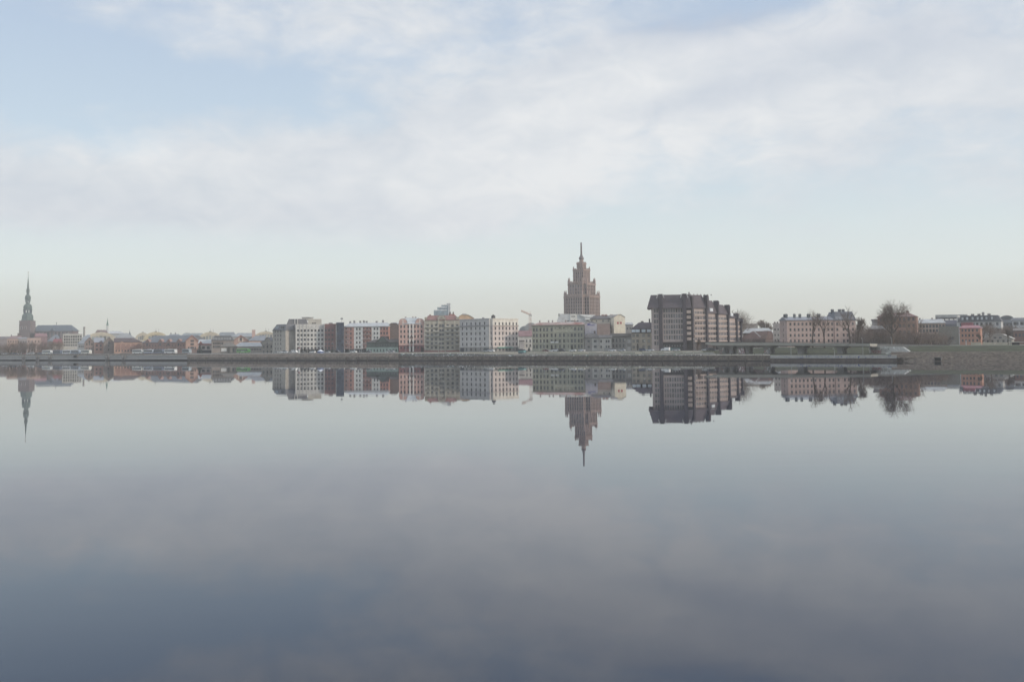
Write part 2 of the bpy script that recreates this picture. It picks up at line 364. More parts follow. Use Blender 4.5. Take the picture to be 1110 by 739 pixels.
# sun through thin cloud
ld = bpy.data.lights.new('sun', 'SUN'); ld.energy = 2.2; ld.angle = R(3); ld.color = (1, .87, .72); lo = bpy.data.objects.new('sun', ld); COL.objects.link(lo)
sd = Vector((math.sin(SUN_AZ)*math.cos(SUN_EL), math.cos(SUN_AZ)*math.cos(SUN_EL), math.sin(SUN_EL))); lo.rotation_euler = sd.to_track_quat('Z', 'Y').to_euler(); lo.location = (0, 0, 120)
# haze
hz = MB().box(-1700, 1500, -60, 3000, -3, 136).build('haze', [], None); tag(hz, kind='stuff', label='thin pale haze over river and city')
m = bpy.data.materials.new('haze_air'); m.use_nodes = True; m.node_tree.nodes.clear(); o_ = m.node_tree.nodes.new('ShaderNodeOutputMaterial'); pv = m.node_tree.nodes.new('ShaderNodeVolumePrincipled')
pv.inputs['Color'].default_value = (.99, .99, .985, 1); pv.inputs['Density'].default_value = .00021; pv.inputs['Anisotropy'].default_value = .1; m.node_tree.links.new(pv.outputs[0], o_.inputs['Volume'])
hz.data.materials.clear(); hz.data.materials.append(m)
# ------------------------------------------------------------------ water
m = bpy.data.materials.new('river_water'); m.use_nodes = True; nt2 = m.node_tree; bs = nt2.nodes['Principled BSDF']; bs.inputs['Base Color'].default_value = (.003, .010, .028, 1); bs.inputs['Roughness'].default_value = .012; bs.inputs['IOR'].default_value = 1.38
t2 = nt2.nodes.new('ShaderNodeTexCoord')
def wn(scale, st, amp, det=3):
    mp = nt2.nodes.new('ShaderNodeMapping'); mp.inputs['Scale'].default_value = st; nt2.links.new(t2.outputs['Object'], mp.inputs[0])
    n = nt2.nodes.new('ShaderNodeTexNoise'); n.inputs['Scale'].default_value = scale; n.inputs['Detail'].default_value = det; nt2.links.new(mp.outputs[0], n.inputs[0])
    q = nt2.nodes.new('ShaderNodeMath'); q.operation = 'MULTIPLY'; q.inputs[1].default_value = amp; nt2.links.new(n.outputs[0], q.inputs[0]); return q.outputs[0]
ad = nt2.nodes.new('ShaderNodeMath'); ad.operation = 'ADD'; nt2.links.new(wn(.9, (1, 1, 1), .0003, 2), ad.inputs[0]); nt2.links.new(wn(.05, (1, 2.5, 1), .008, 3), ad.inputs[1])
bp = nt2.nodes.new('ShaderNodeBump'); bp.inputs['Strength'].default_value = 1; bp.inputs['Distance'].default_value = 1; 
pn = nt2.nodes.new('ShaderNodeMath'); pn.operation = 'MULTIPLY'; msk = nt2.nodes.new('ShaderNodeMapRange'); msk.inputs[1].default_value = .5; msk.inputs[2].default_value = .7; nt2.links.new(wn(.02, (1, 1.6, 1), 1, 3), msk.inputs[0])
nt2.links.new(msk.outputs[0], pn.inputs[0]); nt2.links.new(wn(2.6, (1, 1.5, 1), .0005, 3), pn.inputs[1]); a3 = nt2.nodes.new('ShaderNodeMath'); a3.operation = 'ADD'; nt2.links.new(ad.outputs[0], a3.inputs[0]); nt2.links.new(pn.outputs[0], a3.inputs[1])
nt2.links.new(a3.outputs[0], bp.inputs['Height']); nt2.links.new(bp.outputs[0], bs.inputs['Normal'])
b = MB(); b.poly([(-1600, -50, 0), (1400, -50, 0)]+[(*(shore(x)+SN*3), 0) for x in (1700, 1110, 555, 0, -400)], [tuple(range(7))])
tag(b.build('water', m), kind='structure', label='calm mirror-like river in front of the city')
# ------------------------------------------------------------------ embankment and ground
def strip(name, pxs, prof, mats, kind='structure', label=None, cap=True):
    """prof(px) -> list of (offset inland, z); one quad strip per segment of the profile"""
    mb = MB(); rows = []
    for px in pxs: rows.append([(*gpt(px, o), z) for o, z in prof(px)])
    
    k = len(rows[0])
    for a, b_ in zip(rows[:-1], rows[1:]):
        for j in range(k-1): mb.poly([a[j], b_[j], b_[j+1], a[j+1]], [(0, 1, 2, 3)], min(j, len(mats)-1))
    if cap:
        for r_ in (rows[0], rows[-1]):
            for q0, q1 in zip(r_[:-1], r_[1:]):
                if (q1[0]-q0[0])**2+(q1[1]-q0[1])**2 > .01: mb.poly([q0, q1, (q1[0], q1[1], -1.5), (q0[0], q0[1], -1.5)], [(0, 1, 2, 3)], 0)
    o = mb.build(name, mats); tag(o, label, None, None, kind); return o
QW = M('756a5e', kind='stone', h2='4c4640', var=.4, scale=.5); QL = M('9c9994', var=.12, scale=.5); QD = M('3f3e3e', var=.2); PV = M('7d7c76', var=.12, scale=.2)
SL = M('8a8172', kind='two', h2='62654f', var=.3, scale=.25); GR = M('474e38', kind='two', h2='3d4030', var=.25, scale=.4, rough=1); RK = M('685f54', kind='stone', h2='3f3a35', var=.45, scale=.6); BRK = M('6c6058', kind='stone', h2='55504b', var=.25, scale=.5)
def rng(a, b, n): return [a+(b-a)*i/n for i in range(n+1)]
# left: light concrete quay over a dark recess
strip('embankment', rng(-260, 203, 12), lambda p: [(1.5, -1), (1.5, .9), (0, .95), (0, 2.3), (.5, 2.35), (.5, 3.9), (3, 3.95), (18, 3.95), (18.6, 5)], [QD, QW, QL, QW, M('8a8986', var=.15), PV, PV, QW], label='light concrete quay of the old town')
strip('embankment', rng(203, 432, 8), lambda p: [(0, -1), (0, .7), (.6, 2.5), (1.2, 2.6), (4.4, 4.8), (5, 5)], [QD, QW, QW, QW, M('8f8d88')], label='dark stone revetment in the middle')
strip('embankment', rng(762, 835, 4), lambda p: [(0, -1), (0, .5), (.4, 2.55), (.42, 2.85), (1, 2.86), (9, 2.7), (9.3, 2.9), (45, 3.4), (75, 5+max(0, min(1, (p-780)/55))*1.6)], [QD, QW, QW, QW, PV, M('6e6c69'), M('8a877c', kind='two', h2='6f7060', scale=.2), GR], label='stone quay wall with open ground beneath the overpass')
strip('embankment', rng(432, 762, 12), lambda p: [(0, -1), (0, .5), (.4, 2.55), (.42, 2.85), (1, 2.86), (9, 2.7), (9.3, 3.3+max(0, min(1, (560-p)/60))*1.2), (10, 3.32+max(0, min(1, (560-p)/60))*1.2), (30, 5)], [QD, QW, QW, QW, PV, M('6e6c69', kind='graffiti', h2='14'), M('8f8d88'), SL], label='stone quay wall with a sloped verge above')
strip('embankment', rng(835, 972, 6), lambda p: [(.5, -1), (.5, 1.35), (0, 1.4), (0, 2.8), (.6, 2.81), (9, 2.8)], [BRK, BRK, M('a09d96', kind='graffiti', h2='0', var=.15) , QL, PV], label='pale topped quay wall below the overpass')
strip('rock_slope', rng(966, 1500, 40), lambda p: [(-2 if p > 990 else 6-8*(p-966)/24, -1), (0 if p > 990 else 6-6*(p-966)/24, 0), (3.5+rnd.uniform(-.3, .3), 1.6+rnd.uniform(-.2, .2)), (7+rnd.uniform(-.3, .3), 3.2+rnd.uniform(-.2, .2)), (9.5, 4.3)], [RK], label='boulder slope at the water edge')
strip('footpath', rng(966, 1500, 10), lambda p: [(9.4, 4.28), (12, 4.31)], [QL], cap=False)
strip('grass_slope', rng(835, 966, 6), lambda p: [(9, 2.79), (30, 3.2), (45, 3.7), (75, 6.6)], [GR])
strip('grass_slope', rng(985, 1500, 10), lambda p: [(12, 4.3), (20, 5.4), (36, 6.9)], [GR])
strip('grass_slope', rng(966, 985, 2), lambda p: [(9.4, 4.27), (40, 4.4), (75, 6.6)], [PV, GR])
# ground sheet
mb = MB(); pts = []
for p, o, z in [(-260, 18.6, 5), (-60, 18.6, 5), (203, 18.6, 5), (203.2, 5, 5), (432, 5, 5), (432.2, 30, 5), (762, 30, 5), (762.2, 75, 5), (780, 75, 5), (835, 75, 6.6), (985, 75, 6.6), (985.2, 36, 6.9), (1110, 36, 6.9), (1500, 36, 6.9)]:
    s_ = gpt(p, o); pts.append((s_.x, s_.y, z))
far = []
for (x, y, z) in pts:
    k = 2900/y; far.append((max(-1640, min(1440, x*k)), 2900, z))
for i in range(len(pts)-1): mb.poly([pts[i], pts[i+1], far[i+1], far[i]], [(0, 1, 2, 3)])
mb.poly([pts[0], far[0], (-1640, 1200, 5)], [(0, 1, 2)])
mb.poly([pts[-1], (1440, 300, 6.9), far[-1]], [(0, 1, 2)])
tag(mb.build('ground', M('6c6b66', kind='two', h2='5b5e4e', var=.15, scale=.02)), kind='structure', label='city ground behind the quay')
strip('road', rng(-260, 762, 24), lambda p: [(34, 5.004+max(0, min(1, (p-780)/55))*1.62), (46, 5.004+max(0, min(1, (p-780)/55))*1.62)], [M('58585a', var=.1)], label='asphalt riverside road', cap=False)
strip('road_marking', rng(-260, 762, 30), lambda p: [(39.9, 5.009), (40.1, 5.009)], [M('b8b8b4', var=.1)], cap=False)
# moored pontoons under the left quay
for i, (xa, xb) in enumerate([(-20, 17), (53, 76), (120, 152)]):
    a, c = shore(xa)-SN*4, shore(xb)-SN*4; L = (c-a).length; rz = math.atan2(c.y-a.y, c.x-a.x)
    t = empty('pontoon', (a.x, a.y, 0), rz, ['low dark pontoon moored at the far left of the quay', 'low dark pontoon moored below the large church', 'low dark pontoon moored below the salmon warehouse'][i], 'pontoon', 'pontoons along the left quay')
    MB().extr([(0, -.3), (L, -.3), (L+.6, .45), (-.6, .45)], 0, 3.2).build('hull', M('33363c', var=.2), t); MB().box(.3, L-.3, .2, 3, .46, .55).build('deck', M('6b6a68'), t)
    for k in range(int(L/8)): MB().lathe([(.1, .5), (.1, .95), (.18, 1)], 2+k*8, .35, 8).build('bollard', M('2c2c2e'), t)
for i, xx in enumerate([25, 40, 53.5, 115.5, 133]):
    p = shore(xx)-SN*.2; t = empty('quay_stair', (p.x, p.y, 0), math.atan2(SD.y, SD.x), 'dark stair recess in the pale quay wall %s' % ['below the church tower', 'below the church nave', 'between nave and white offices', 'below the twin gabled warehouse', 'below the long salmon warehouse'][i], 'stairs', 'stair recesses along the quay')
    MB().extr([(0, -.5), (3.4, -.5), (3.4, 3.8), (2.4, 3.8), (2.4, 2.8), (1.6, 2.8), (1.6, 1.8), (.8, 1.8), (.8, .9), (0, .9)], -.6, .15).build('steps', M('716e69'), t)
    MB().box(-.25, 0, -.7, .15, -.5, 4.1).build('side_wall', M('787570'), t); MB().box(3.4, 3.65, -.7, .15, -.5, 4.1).build('side_wall', M('787570'), t)
# culvert openings
for px, o, z, wd, hh, lb in [(82, -.25, 3.2, 4.4, 1.5, 'dark square opening in the pale quay wall under the white offices'), (1016.5, .6, .65, 2.6, 1.9, 'dark drain outfall set in the boulder slope')]:
    p = gpt(px, o); t = empty('culvert', (p.x, p.y, z), math.atan2(SD.y, SD.x), lb, 'outfall')
    MB().box(-wd/2-.3, -wd/2, -.5, 3, -hh/2, hh/2).box(wd/2, wd/2+.3, -.5, 3, -hh/2, hh/2).box(-wd/2-.3, wd/2+.3, -.5, 3, hh/2, hh/2+.3).build('surround', M('6a6763'), t)
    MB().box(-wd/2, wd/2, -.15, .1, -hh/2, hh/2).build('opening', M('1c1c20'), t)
# stone piers dividing the quay wall
mb = MB(); pa = gpt(205, -.12); Lq = (gpt(830, -.12)-pa).length; k = 0; rr = random.Random(5)
while k < Lq:
    w_ = rr.choice((.5, .5, .7)); h_ = 2.5; q = pa+SD*k; q2 = q+SD*w_; i1 = q+SN*.6; i2 = q2+SN*.6
    mb.poly([(*q, -1), (*q2, -1), (*i2, -1), (*i1, -1), (*q, h_), (*q2, h_), (*i2, h_), (*i1, h_)], [(0,3,2,1),(4,5,6,7),(0,1,5,4),(1,2,6,5),(2,3,7,6),(3,0,4,7)]); k += rr.choice((9, 9, 9, 9.4, 18))
tag(mb.build('embankment_piers', M('5b544c', var=.4, scale=.5)), kind='structure', label='narrow stone piers dividing the quay wall')
# railing on the quay
t0 = gpt(432, .7); t = empty('railing', (t0.x, t0.y, 2.86), math.atan2(SD.y, SD.x), 'long low metal railing on the stone quay', 'railing'); L = (gpt(835, .7)-t0).length
b = MB()
for z in (.55, 1.05): b.box(0, L, -.04, .04, z, z+.07)
b.build('rail', M('4a4a4c'), t)
pm = MB().box(-.06, .06, -.06, .06, 0, 1.05).mesh('post', M('4a4a4c'))
for i in range(60):
    o = bpy.data.objects.new('post', pm); COL.objects.link(o); o.parent = t; o.location = (L*i/59, 0, 0)
def kerbwall(x0, x1, off, z0, h, lb, segs=1, c='9a9993'):
    for i in range(segs):
        a = x0+(x1-x0)*i/segs; e = a+(x1-x0)/segs*.93; p, q = gpt(a, off), gpt(e, off)
        t = MB().box(0, (q-p).length, -.2, .2, -.4, h).box(-.05, (q-p).length+.05, -.28, .28, h, h+.1).build('barrier', M(c, var=.2, scale=.8), None, (p.x, p.y, z0), math.atan2(SD.y, SD.x))
        tag(t, lb, 'barrier', 'pale low concrete barriers on the verge' if segs > 1 else None)
kerbwall(696, 775, 16, 3.85, .55, 'pale low concrete barrier on the grass below the dark roofed hotel', 7)
kerbwall(566, 622, 16, 3.95, .35, 'pale low concrete barrier on the verge below the long green tenement', 4)
kerbwall(638, 690, 16, 3.95, .35, 'pale low concrete barrier on the verge below the small two storey houses', 3)
# ================================================================== centre blocks
def seglist(b, segs, z1, rows, win, **k):
    for (xa, xb, mat, cs) in segs:
        b.walls(M(mat), z1, rows, [b.U(x) for x in cs], win, u0=max(0, b.U(xa)), u1=min(b.L, b.U(xb)), **k)
# beige corner hotel with mansard
b = Bd('hotel_building', 'beige corner hotel with dark glazed mansard left of the white block', 295.5, 309.5, 752, 742, d=18); z = b.Z(302, 358)
b.walls(M('a09a90'), z, [b.Z(302, y) for y in (359.5, 363.5, 368, 372.5, 377.8)], [b.U(x) for x in (298.2, 301.2, 304.2)], (1.0, 1.8), left=3)
b.mansard(M('64666a', rough=.6, kind='seam'), z, b.Z(302, 351.5), 2.2); b.cornice(M('4e5054'), z)
for px in (299.5, 305.5):
    u = b.U(px); MB().box(u-1.5, u+1.5, .3, 2.5, z+.8, z+3).build('dormer', G2, b.root)
b.done()
b = Bd('hotel_wing', 'peach recessed wing of the hotel with glazed ground floor beside the white block', 309.6, 320.4, 752, d=16); z = b.Z(315, 358)
b.walls(M('b39a84'), z, [b.Z(315, y) for y in (359.2, 363.4, 367.8, 372.2)], [b.U(312.4), b.U(317)], (1.3, 1.7)); b.mansard(M('64666a', rough=.6, kind='seam'), z, b.Z(315, 352), 1.4)
MB().box(.2, b.L-.1, -2.5, -.02, -.9, b.Z(315, 374.2)).build('glazed_porch', glass_mat((.06, .075, .09)), b.root)
for k in range(7): MB().box(.2+k*(b.L-.4)/6-.06, .2+k*(b.L-.4)/6+.06, -2.56, -2.51, -.9, b.Z(315, 374.2)).build('mullion', DF, b.root)
b.done()
# tan setback block above
b = Bd('setback_block', 'tan upper block with dark glazed end rising behind the white block', 311, 348.5, 775, d=16); z = b.Z(330, 346.5)
b.walls(M('b0aa9c'), b.Z(340, 345.8), [b.Z(340, 350.3)], [b.U(x) for x in (339, 341.5)], (1.4, .8), u0=b.U(334)); b.walls(M('8e8b86'), b.Z(322, 351.5), u1=b.U(334))
b.mansard(M('69696b', rough=.6, kind='seam'), b.Z(322, 351.5), b.Z(322, 345.7), 1.3, u1=b.U(334)-.3)
for px in (319.5, 322.5): u = b.U(px); MB().box(u-.3, u+.3, -.3, 1.2, b.Z(322, 352), b.Z(322, 345.5)).build('pilaster', M('b4b2ac'), b.root)
b.walls(M('b9b6ae'), b.Z(333, 344), u0=b.U(327.3), u1=b.U(339), v0=4, v1=11, z0=b.Z(333, 347), name='penthouse'); MB().box(b.U(326.6), b.U(340.3), 3, 12, b.Z(333, 344), b.Z(333, 343.3)).build('roof_slab', M('b9bab6'), b.root); b.done()
# white block
b = Bd('apartment_block', 'white seven storey block with a regular grid of dark square windows', 320.5, 351.6, 742, 748, d=17); z = b.Z(336, 351.7)
rows = [b.Z(336, y) for y in (358.2, 363.1, 367.9, 372.8, 377.2)]; cs = [b.U(x) for x in (323, 326.8, 330.4, 334.2, 338, 341.9, 345.6, 349.3)]
b.walls(M('b9b7b1'), z, rows, cs, (1.45, 1.75), left=3, right=3, z0=b.Z(336, 378.3)); b.flat(M('b9b7b1'), z, h=.3)
for x in (324.9, 328.6, 332.3): u = b.U(x); MB().box(u-.16, u+.16, -.35, -.02, b.Z(336, 378), z+.2).build('fin', M('a6a4a0'), b.root)
for x in (323, 326.8, 330.4, 334.2, 338, 341.9, 345.6, 349.3): u = b.U(x); MB().box(u-.3, u+.3, -.05, -.01, b.Z(336, 354.4), b.Z(336, 353.7)).build('vent', M('8e8c88'), b.root)
MB().box(.3, b.L-.3, 2.5, 16, -1, b.Z(336, 378.35)).build('glazed_ground_floor', glass_mat((.035, .04, .045)), b.root)
for x in (321, 325, 329, 333, 337, 341, 345, 351): u = b.U(x); MB().box(u-.3, u+.3, .2, .8, -1, b.Z(336, 378.3)).build('column', M('75736f'), b.root)
b.done()
b = Bd('apartment_block', 'dark red rendered block between the white block and the navy glass tower', 351.8, 364.2, 745, d=17); z = b.Z(358, 351.3)
b.walls(M('86605d'), z, [b.Z(358, y) for y in (357.8, 362.8, 367.9, 372.6, 377)], [b.U(x) for x in (353.2, 356.7, 360.4, 363.4)], (1.35, 1.6), z0=b.Z(358, 378.6)); b.flat(M('86605d'), z, h=.3)
MB().box(.3, b.L-.3, 2, 16, -1, b.Z(358, 378.65)).build('glazed_ground_floor', glass_mat((.035, .04, .045)), b.root)
for u in (.4, 4, b.L-.5): MB().box(u-.25, u+.25, .2, .7, -1, b.Z(358, 378.6)).build('column', M('605c5a'), b.root)
b.P('roof_unit', MB().box(3, 6, 4, 7, z+.01, z+1.2), M('8a8886')); b.done()
b = Bd('office_tower', 'narrow navy glass and metal block with an antenna mast', 364.4, 372.9, 740, d=18); z = b.Z(369, 350)
b.walls(M('3d4757', rough=.4), z, [b.Z(369, y) for y in (353.5, 357.5, 361.5, 365.5, 369.5, 373.5, 377.5)], [b.U(x) for x in (366, 368.7, 371.4)], (1.5, 1.4), gm=glass_mat((.03, .04, .06)), fm=M('3d4757', rough=.4)); b.flat(M('4c5563'), z, h=.4)
b.P('antenna', MB().tube((4, 6, z), (4, 6, b.Z(370, 344.2)), .14, .1).box(3.2, 4.9, 5.9, 6.1, b.Z(370, 346), b.Z(370, 344.3)), M('777a7c')); b.done()
# red and white residential
b = Bd('apartment_block', 'long residential block in alternating brick red and white bays under a grey roof', 373, 421.2, 742, 738, d=15); z = b.Z(397, 354)
rows = [b.Z(397, y) for y in (356.4, 361.2, 366, 371, 375.8)]
seglist(b, [(373, 379, 'a07870', (375.2,)), (379, 383.7, 'ac7a6c', (380.3,)), (383.7, 393.3, 'c6c4be', (386.7, 390)), (393.3, 402.8, 'a47468', (394.3, 397.9, 401.3)), (402.8, 411.8, 'c6c4be', (405.9, 409.1)), (411.8, 421.3, 'ac7a6c', (413.2, 416.4, 419.5))], z, rows, (1.2, 1.7), z0=b.Z(397, 378))
for j, zz in enumerate(rows):
    for x in (376.8, 395.9, 399.6):
        u = b.U(x); MB().box(u-1.5, u+1.5, -.9, -.03, zz-1.1, zz-.95).box(u-1.5, u+1.5, -.9, -.84, zz-.95, zz-.2).build('balcony', M('9c8680'), b.root)
b.hip(M('a3a7a9', kind='seam', rough=.5), z, b.Z(397, 349.6), hl=3, hr=3); b.cornice(M('b9b7b2'), z-.1)
for x in (376, 380.5, 387, 391, 394, 405, 412): b.chimneys([x], z+2.6, M('8d8b88'), h=1.2+rnd.random(), w=1.4, v=9)
MB().box(.2, b.L-.2, 1.8, 14, -1, b.Z(397, 378.05)).build('glazed_ground_floor', glass_mat((.035, .042, .05)), b.root)
for x in range(374, 422, 5): u = b.U(x); MB().box(u-.25, u+.25, .1, .6, -1, b.Z(397, 378)).build('column', M('55585c'), b.root)
b.done()
# brown fire wall gable
b = Bd('brick_building', 'windowless brown brick gable wall between the striped block and the pink building', 420.6, 432.4, 742, d=16); z = b.Z(426, 353.5)
b.walls(M('756862', kind='stone', h2='655a56'), z); b.gable(M('756862', kind='stone', h2='655a56'), M('6b6765'), z, b.Z(426, 350), pts=[(0, z), (b.L, z), (b.L*.75, b.Z(426, 350.3)), (b.L*.3, b.Z(426, 350.3))]); b.done()
# old green house
b = Bd('old_house', 'low old dark green timber house with ragged dark roof before the brick gable', 397.5, 432, 712, 706, d=12); z = b.Z(414, 371.2)
b.walls(M('5f6a64'), z, [b.Z(414, 374)], [b.U(x) for x in (407, 409.5, 412, 414.8, 417.5, 420.3, 423, 426, 429)], (.9, 1.2), z0=b.Z(414, 376.5), name='upper_wall')
b.walls(M('8ba096'), b.Z(414, 376.55), [b.Z(414, 379.6)], [b.U(x) for x in (400, 402.5, 406, 409.5, 412.8, 416, 419.5, 423, 426.5, 429.8)], (1.0, 1.7), v0=-.6, name='lower_wall')
b.hip(M('5a5755', kind='seam'), z, b.Z(414, 367.8), hl=4, hr=0, ov=.6)
u = b.U(414.5); b.gable(M('5f6a64'), M('4c4a49'), z+.4, b.Z(414, 364.8), u0=u-4.5, u1=u+4.5, v0=-.2, v1=6, name='porch_roof', wname='porch_gable')
b.walls(M('4e4b4a'), b.Z(428, 367.5), u0=b.U(421), u1=b.L-.2, v0=6.3, z0=z+.1, name='attic'); b.chimneys([417.5, 411], b.Z(414, 366.5), M('6b5e58'), h=1); b.done()
# ---- pink art nouveau building
b = Bd('tenement', 'pink tenement with two rounded gables and a dark red ground floor', 432.4, 460, 702, d=15); z = b.Z(446, 351.2)
PKm = M('be978a'); rows = [b.Z(446, y) for y in (353.9, 359.1, 364.6, 370.2)]; cs = [b.U(x) for x in (434.8, 438.5, 442.6, 446.1, 449.8, 453.3, 457.1)]
b.walls(PKm, z, rows, cs, (1.15, 2.0), left=2, z0=b.Z(446, 374.4)); b.walls(M('85595a'), b.Z(446, 374.4), [b.Z(446, 376.6)], cs, (1.1, 1.5), v0=-.25, name='ground_floor')
for xa, xb in ((432.6, 441.2), (450.5, 459.8)):
    ua, ub = b.U(xa), b.U(xb); um = (ua+ub)/2; hh = b.Z(446, 345.6)-z; pts = [(ua, z)]+[(ub, z)]+[(um+(ub-um)*math.cos(t)**.7 if math.cos(t) > 0 else um-(ub-um)*abs(math.cos(t))**.7, z+hh*math.sin(t)**.8) for t in [math.pi*k/12 for k in range(1, 12)]]
    b.gable(PKm, M('8e7a74'), z, 0, pts=pts, v1=3, ov=.05, name='gable_coping', wname='gable')
    b.P('pilaster', MB().box(um-.4, um+.4, -.3, -.04, b.Z(446, 353), b.Z(446, 346.5)), M('c9bdb4'))
for x in (444.3, 447.9): u = b.U(x); b.P('pilaster', MB().box(u-.5, u+.5, -.5, -.03, b.Z(446, 381), z), M('cbc3bb'))
b.hip(M('a2aaae', kind='seam', rough=.5), z, b.Z(446, 344.2), u0=b.U(437), u1=b.U(456), hl=1.5, hr=1.5, flat=2.5); b.cornice(M('a98a80'), z, u0=b.U(441.5), u1=b.U(450.3)); b.cornice(M('93655f'), b.Z(446, 374.2), v0=-.25)
for j in (2, 3): u = b.U(446.1); b.P('balcony', MB().box(u-1.1, u+1.1, -1, -.05, rows[j]-1.1, rows[j]-.95).box(u-1.1, u+1.1, -1, -.93, rows[j]-.95, rows[j]-.1), M('6b5c58'))
b.P('gate', MB().box(b.U(456.2), b.U(459.2), -.34, -.27, -.5, b.Z(446, 376.7)), M('3c3838')); b.P('gate', MB().box(b.U(445.1), b.U(447.1), -.34, -.27, -.5, b.Z(446, 375.8)), M('3c3838'))
b.chimneys([439.5, 447.5, 450.5], b.Z(446, 344.6), M('9a8a84'), h=.7); b.done()
# ---- beige seven storey
b = Bd('tenement', 'beige seven storey tenement with red tile roof, many balconies and a central gable', 460.2, 498.2, 702, d=16); z = b.Z(479, 347)
ys = (353, 357.9, 362.6, 367.5, 372, 376.6); rows = [b.Z(479, y) for y in ys]
cs = [b.U(x) for x in (463.6, 468.3, 472.6, 477.4, 480.2, 485.5, 490.5, 495.6)]
b.walls(M('a29c8c'), z, rows, cs, (1.6, 1.7)); b.band(M('96504f'), -.8, b.Z(479, 380), out=.2, name='plinth')
for x in (463.6, 472.8, 485.8, 495.4):
    u = b.U(x)
    for j in range(6):
        if (x == 472.8 and j in (3, 5)) or (x == 485.8 and j > 3): continue
        b.P('balcony', MB().box(u-1.9, u+1.9, -1.3, -.03, rows[j]-1.15, rows[j]-1.0).box(u-1.9, u+1.9, -1.3, -1.22, rows[j]-1.0, rows[j]-.25), M('a8a498'))
for x in (466, 475, 483, 493): u = b.U(x); b.P('pilaster', MB().box(u-.35, u+.35, -.25, -.02, b.Z(479, 378), z), M('aea896'))
um = b.U(478.7); b.P('bay', MB().box(b.U(474.9), b.U(475.6), -.7, -.27, 0, z+1).box(b.U(482.3), b.U(482.9), -.7, -.27, 0, z+1), M('aaa494'))
b.gable(M('a29c8c'), M('827a6e'), z, 0, pts=[(b.U(474), z), (b.U(483.3), z), (b.U(483.3), b.Z(479, 345.3)), (b.U(481), b.Z(479, 342.2)), (b.U(476.4), b.Z(479, 342.2)), (b.U(474), b.Z(479, 345.3))], v1=5, ov=.1)
b.P('gable_window', MB().lathe([(1.6, 0), (1.6, .06)], 0, 0, 14), G1); g_ = b.root.children[-1]; g_.location = (um, -.1, b.Z(479, 344.4)); g_.rotation_euler = (R(90), 0, 0)
for xa, xb in ((460.4, 463), (494.3, 498)): b.walls(M('99937f'), z+2.2, u0=b.U(xa), u1=b.U(xb), v1=4, z0=z+.01, name='attic_turret')
b.hip(M('86645e', kind='seam'), z, b.Z(479, 341.6), u0=.6, u1=b.L-.6, hl=2.5, hr=2.5, flat=3); b.cornice(M('b1ab9b'), b.Z(479, 350)); b.chimneys([466, 487.5, 491], b.Z(479, 342.2), M('8d6a62'), h=.8); b.done()
# ---- glass tower behind
b = Bd('glass_office_tower', 'pale blue stepped glass office tower rising behind the beige tenement', 470.4, 488.8, 1120, d=22); gm = glass_mat((.20, .27, .32))
for xa, xb, yt, mt in ((470.4, 484.6, 336.6, 0), (474.2, 484.6, 333.4, 0), (478.6, 486, 331, 0), (484.4, 488.7, 329.4, 1)):
    zt = b.Z(480, yt); o = b.walls(M('b9bcbc') if mt else M('7e929c', rough=.35), zt, [b.Z(480, y) for y in (yt+1.4, yt+3, yt+4.6)] if not mt else [], [b.U(x) for x in lspace(xa+1, xb-1, 5)] if not mt else (), (2.2, 1.3), gm=gm, u0=b.U(xa), u1=b.U(xb), v0=xa*.02-9+(.5 if mt else 0), name='tower_wall')
    b.flat(M('c3c6c6'), zt, b.U(xa), b.U(xb), xa*.02-9, 20, h=1)
b.P('frame', MB().box(b.U(486), b.U(486.5), 0, .6, 30, b.Z(480, 328.8)).box(b.U(488.2), b.U(488.7), 0, .6, 30, b.Z(480, 329.6)), M('c9cccc')); b.done()
house('tile_roofed_house', 'red tiled house behind the right shoulder of the beige tenement', 485.5, 494.5, 800, 344, 'b08a74', roof=('hip', 340.3, '8a4f46', 2), chim=(488, 491.5)).done()
# orange gable building behind
b = Bd('gabled_building', 'orange ochre curved gable rising behind the grey corner block', 497.6, 514, 760, d=18); z = b.Z(505, 345)
b.walls(M('c39e74'), z); b.gable(M('c39e74'), M('a5a19a'), z, 0, pts=[(0, z), (b.L, z), (b.L*.85, b.Z(505, 343.4)), (b.L*.6, b.Z(505, 341.3)), (b.L*.2, b.Z(505, 341.2)), (b.L*.02, b.Z(505, 342.8))])
b.P('roof_plant', MB().box(b.U(501), b.U(506), 5, 10, b.Z(505, 342), b.Z(505, 339.6)), M('a8aaa8')); b.done()
# ---- grey / cream corner block
def corner_block(name, label, x0, xc, x1, Ya, Yc, Yb, ytop, wallL, wallR, colsL, colsR, ys, win, ybase, ycor, capL, capR):
    b = Bd(name, label, x0, xc, Ya, Yc, d=15); z = b.Z((x0+xc)/2, ytop)
    rows = [b.Z((x0+xc)/2, y) for y in ys]
    b.walls(M(wallL), z, rows, [b.U(x) for x in colsL], win, left=0, z0=ybase and b.Z(xc, ybase) or -1, name='left_wall'); return b, z, rows
b = Bd('corner_block', 'grey and cream six storey corner block with rounded corner and cornice line', 498.3, 530.5, 690, 668, d=15)
z = b.Z(514, 346); rows = [b.Z(514, y) for y in (350.8, 355.9, 361.5, 367.2, 373)]; zc = b.Z(514, 353.1); zg = b.Z(514, 376.2)
cl = [b.U(x) for x in (501.4, 506, 510.8, 515.7, 520.3, 525.4)]
b.walls(M('b0aca8'), z, rows, cl, (1.45, 1.9), z0=zg, name='grey_wall'); b.walls(M('86847f'), zg, [b.Z(514, 378.7)], cl, (1.6, 1.9), v0=-.15, name='ground_floor')
b.cornice(M('87858a'), zc, h=.5, out=.4); b.cornice(M('a5a3a4'), z-.1, h=.3); b.flat(M('a5a3a4'), z, h=.3, v0=.1)
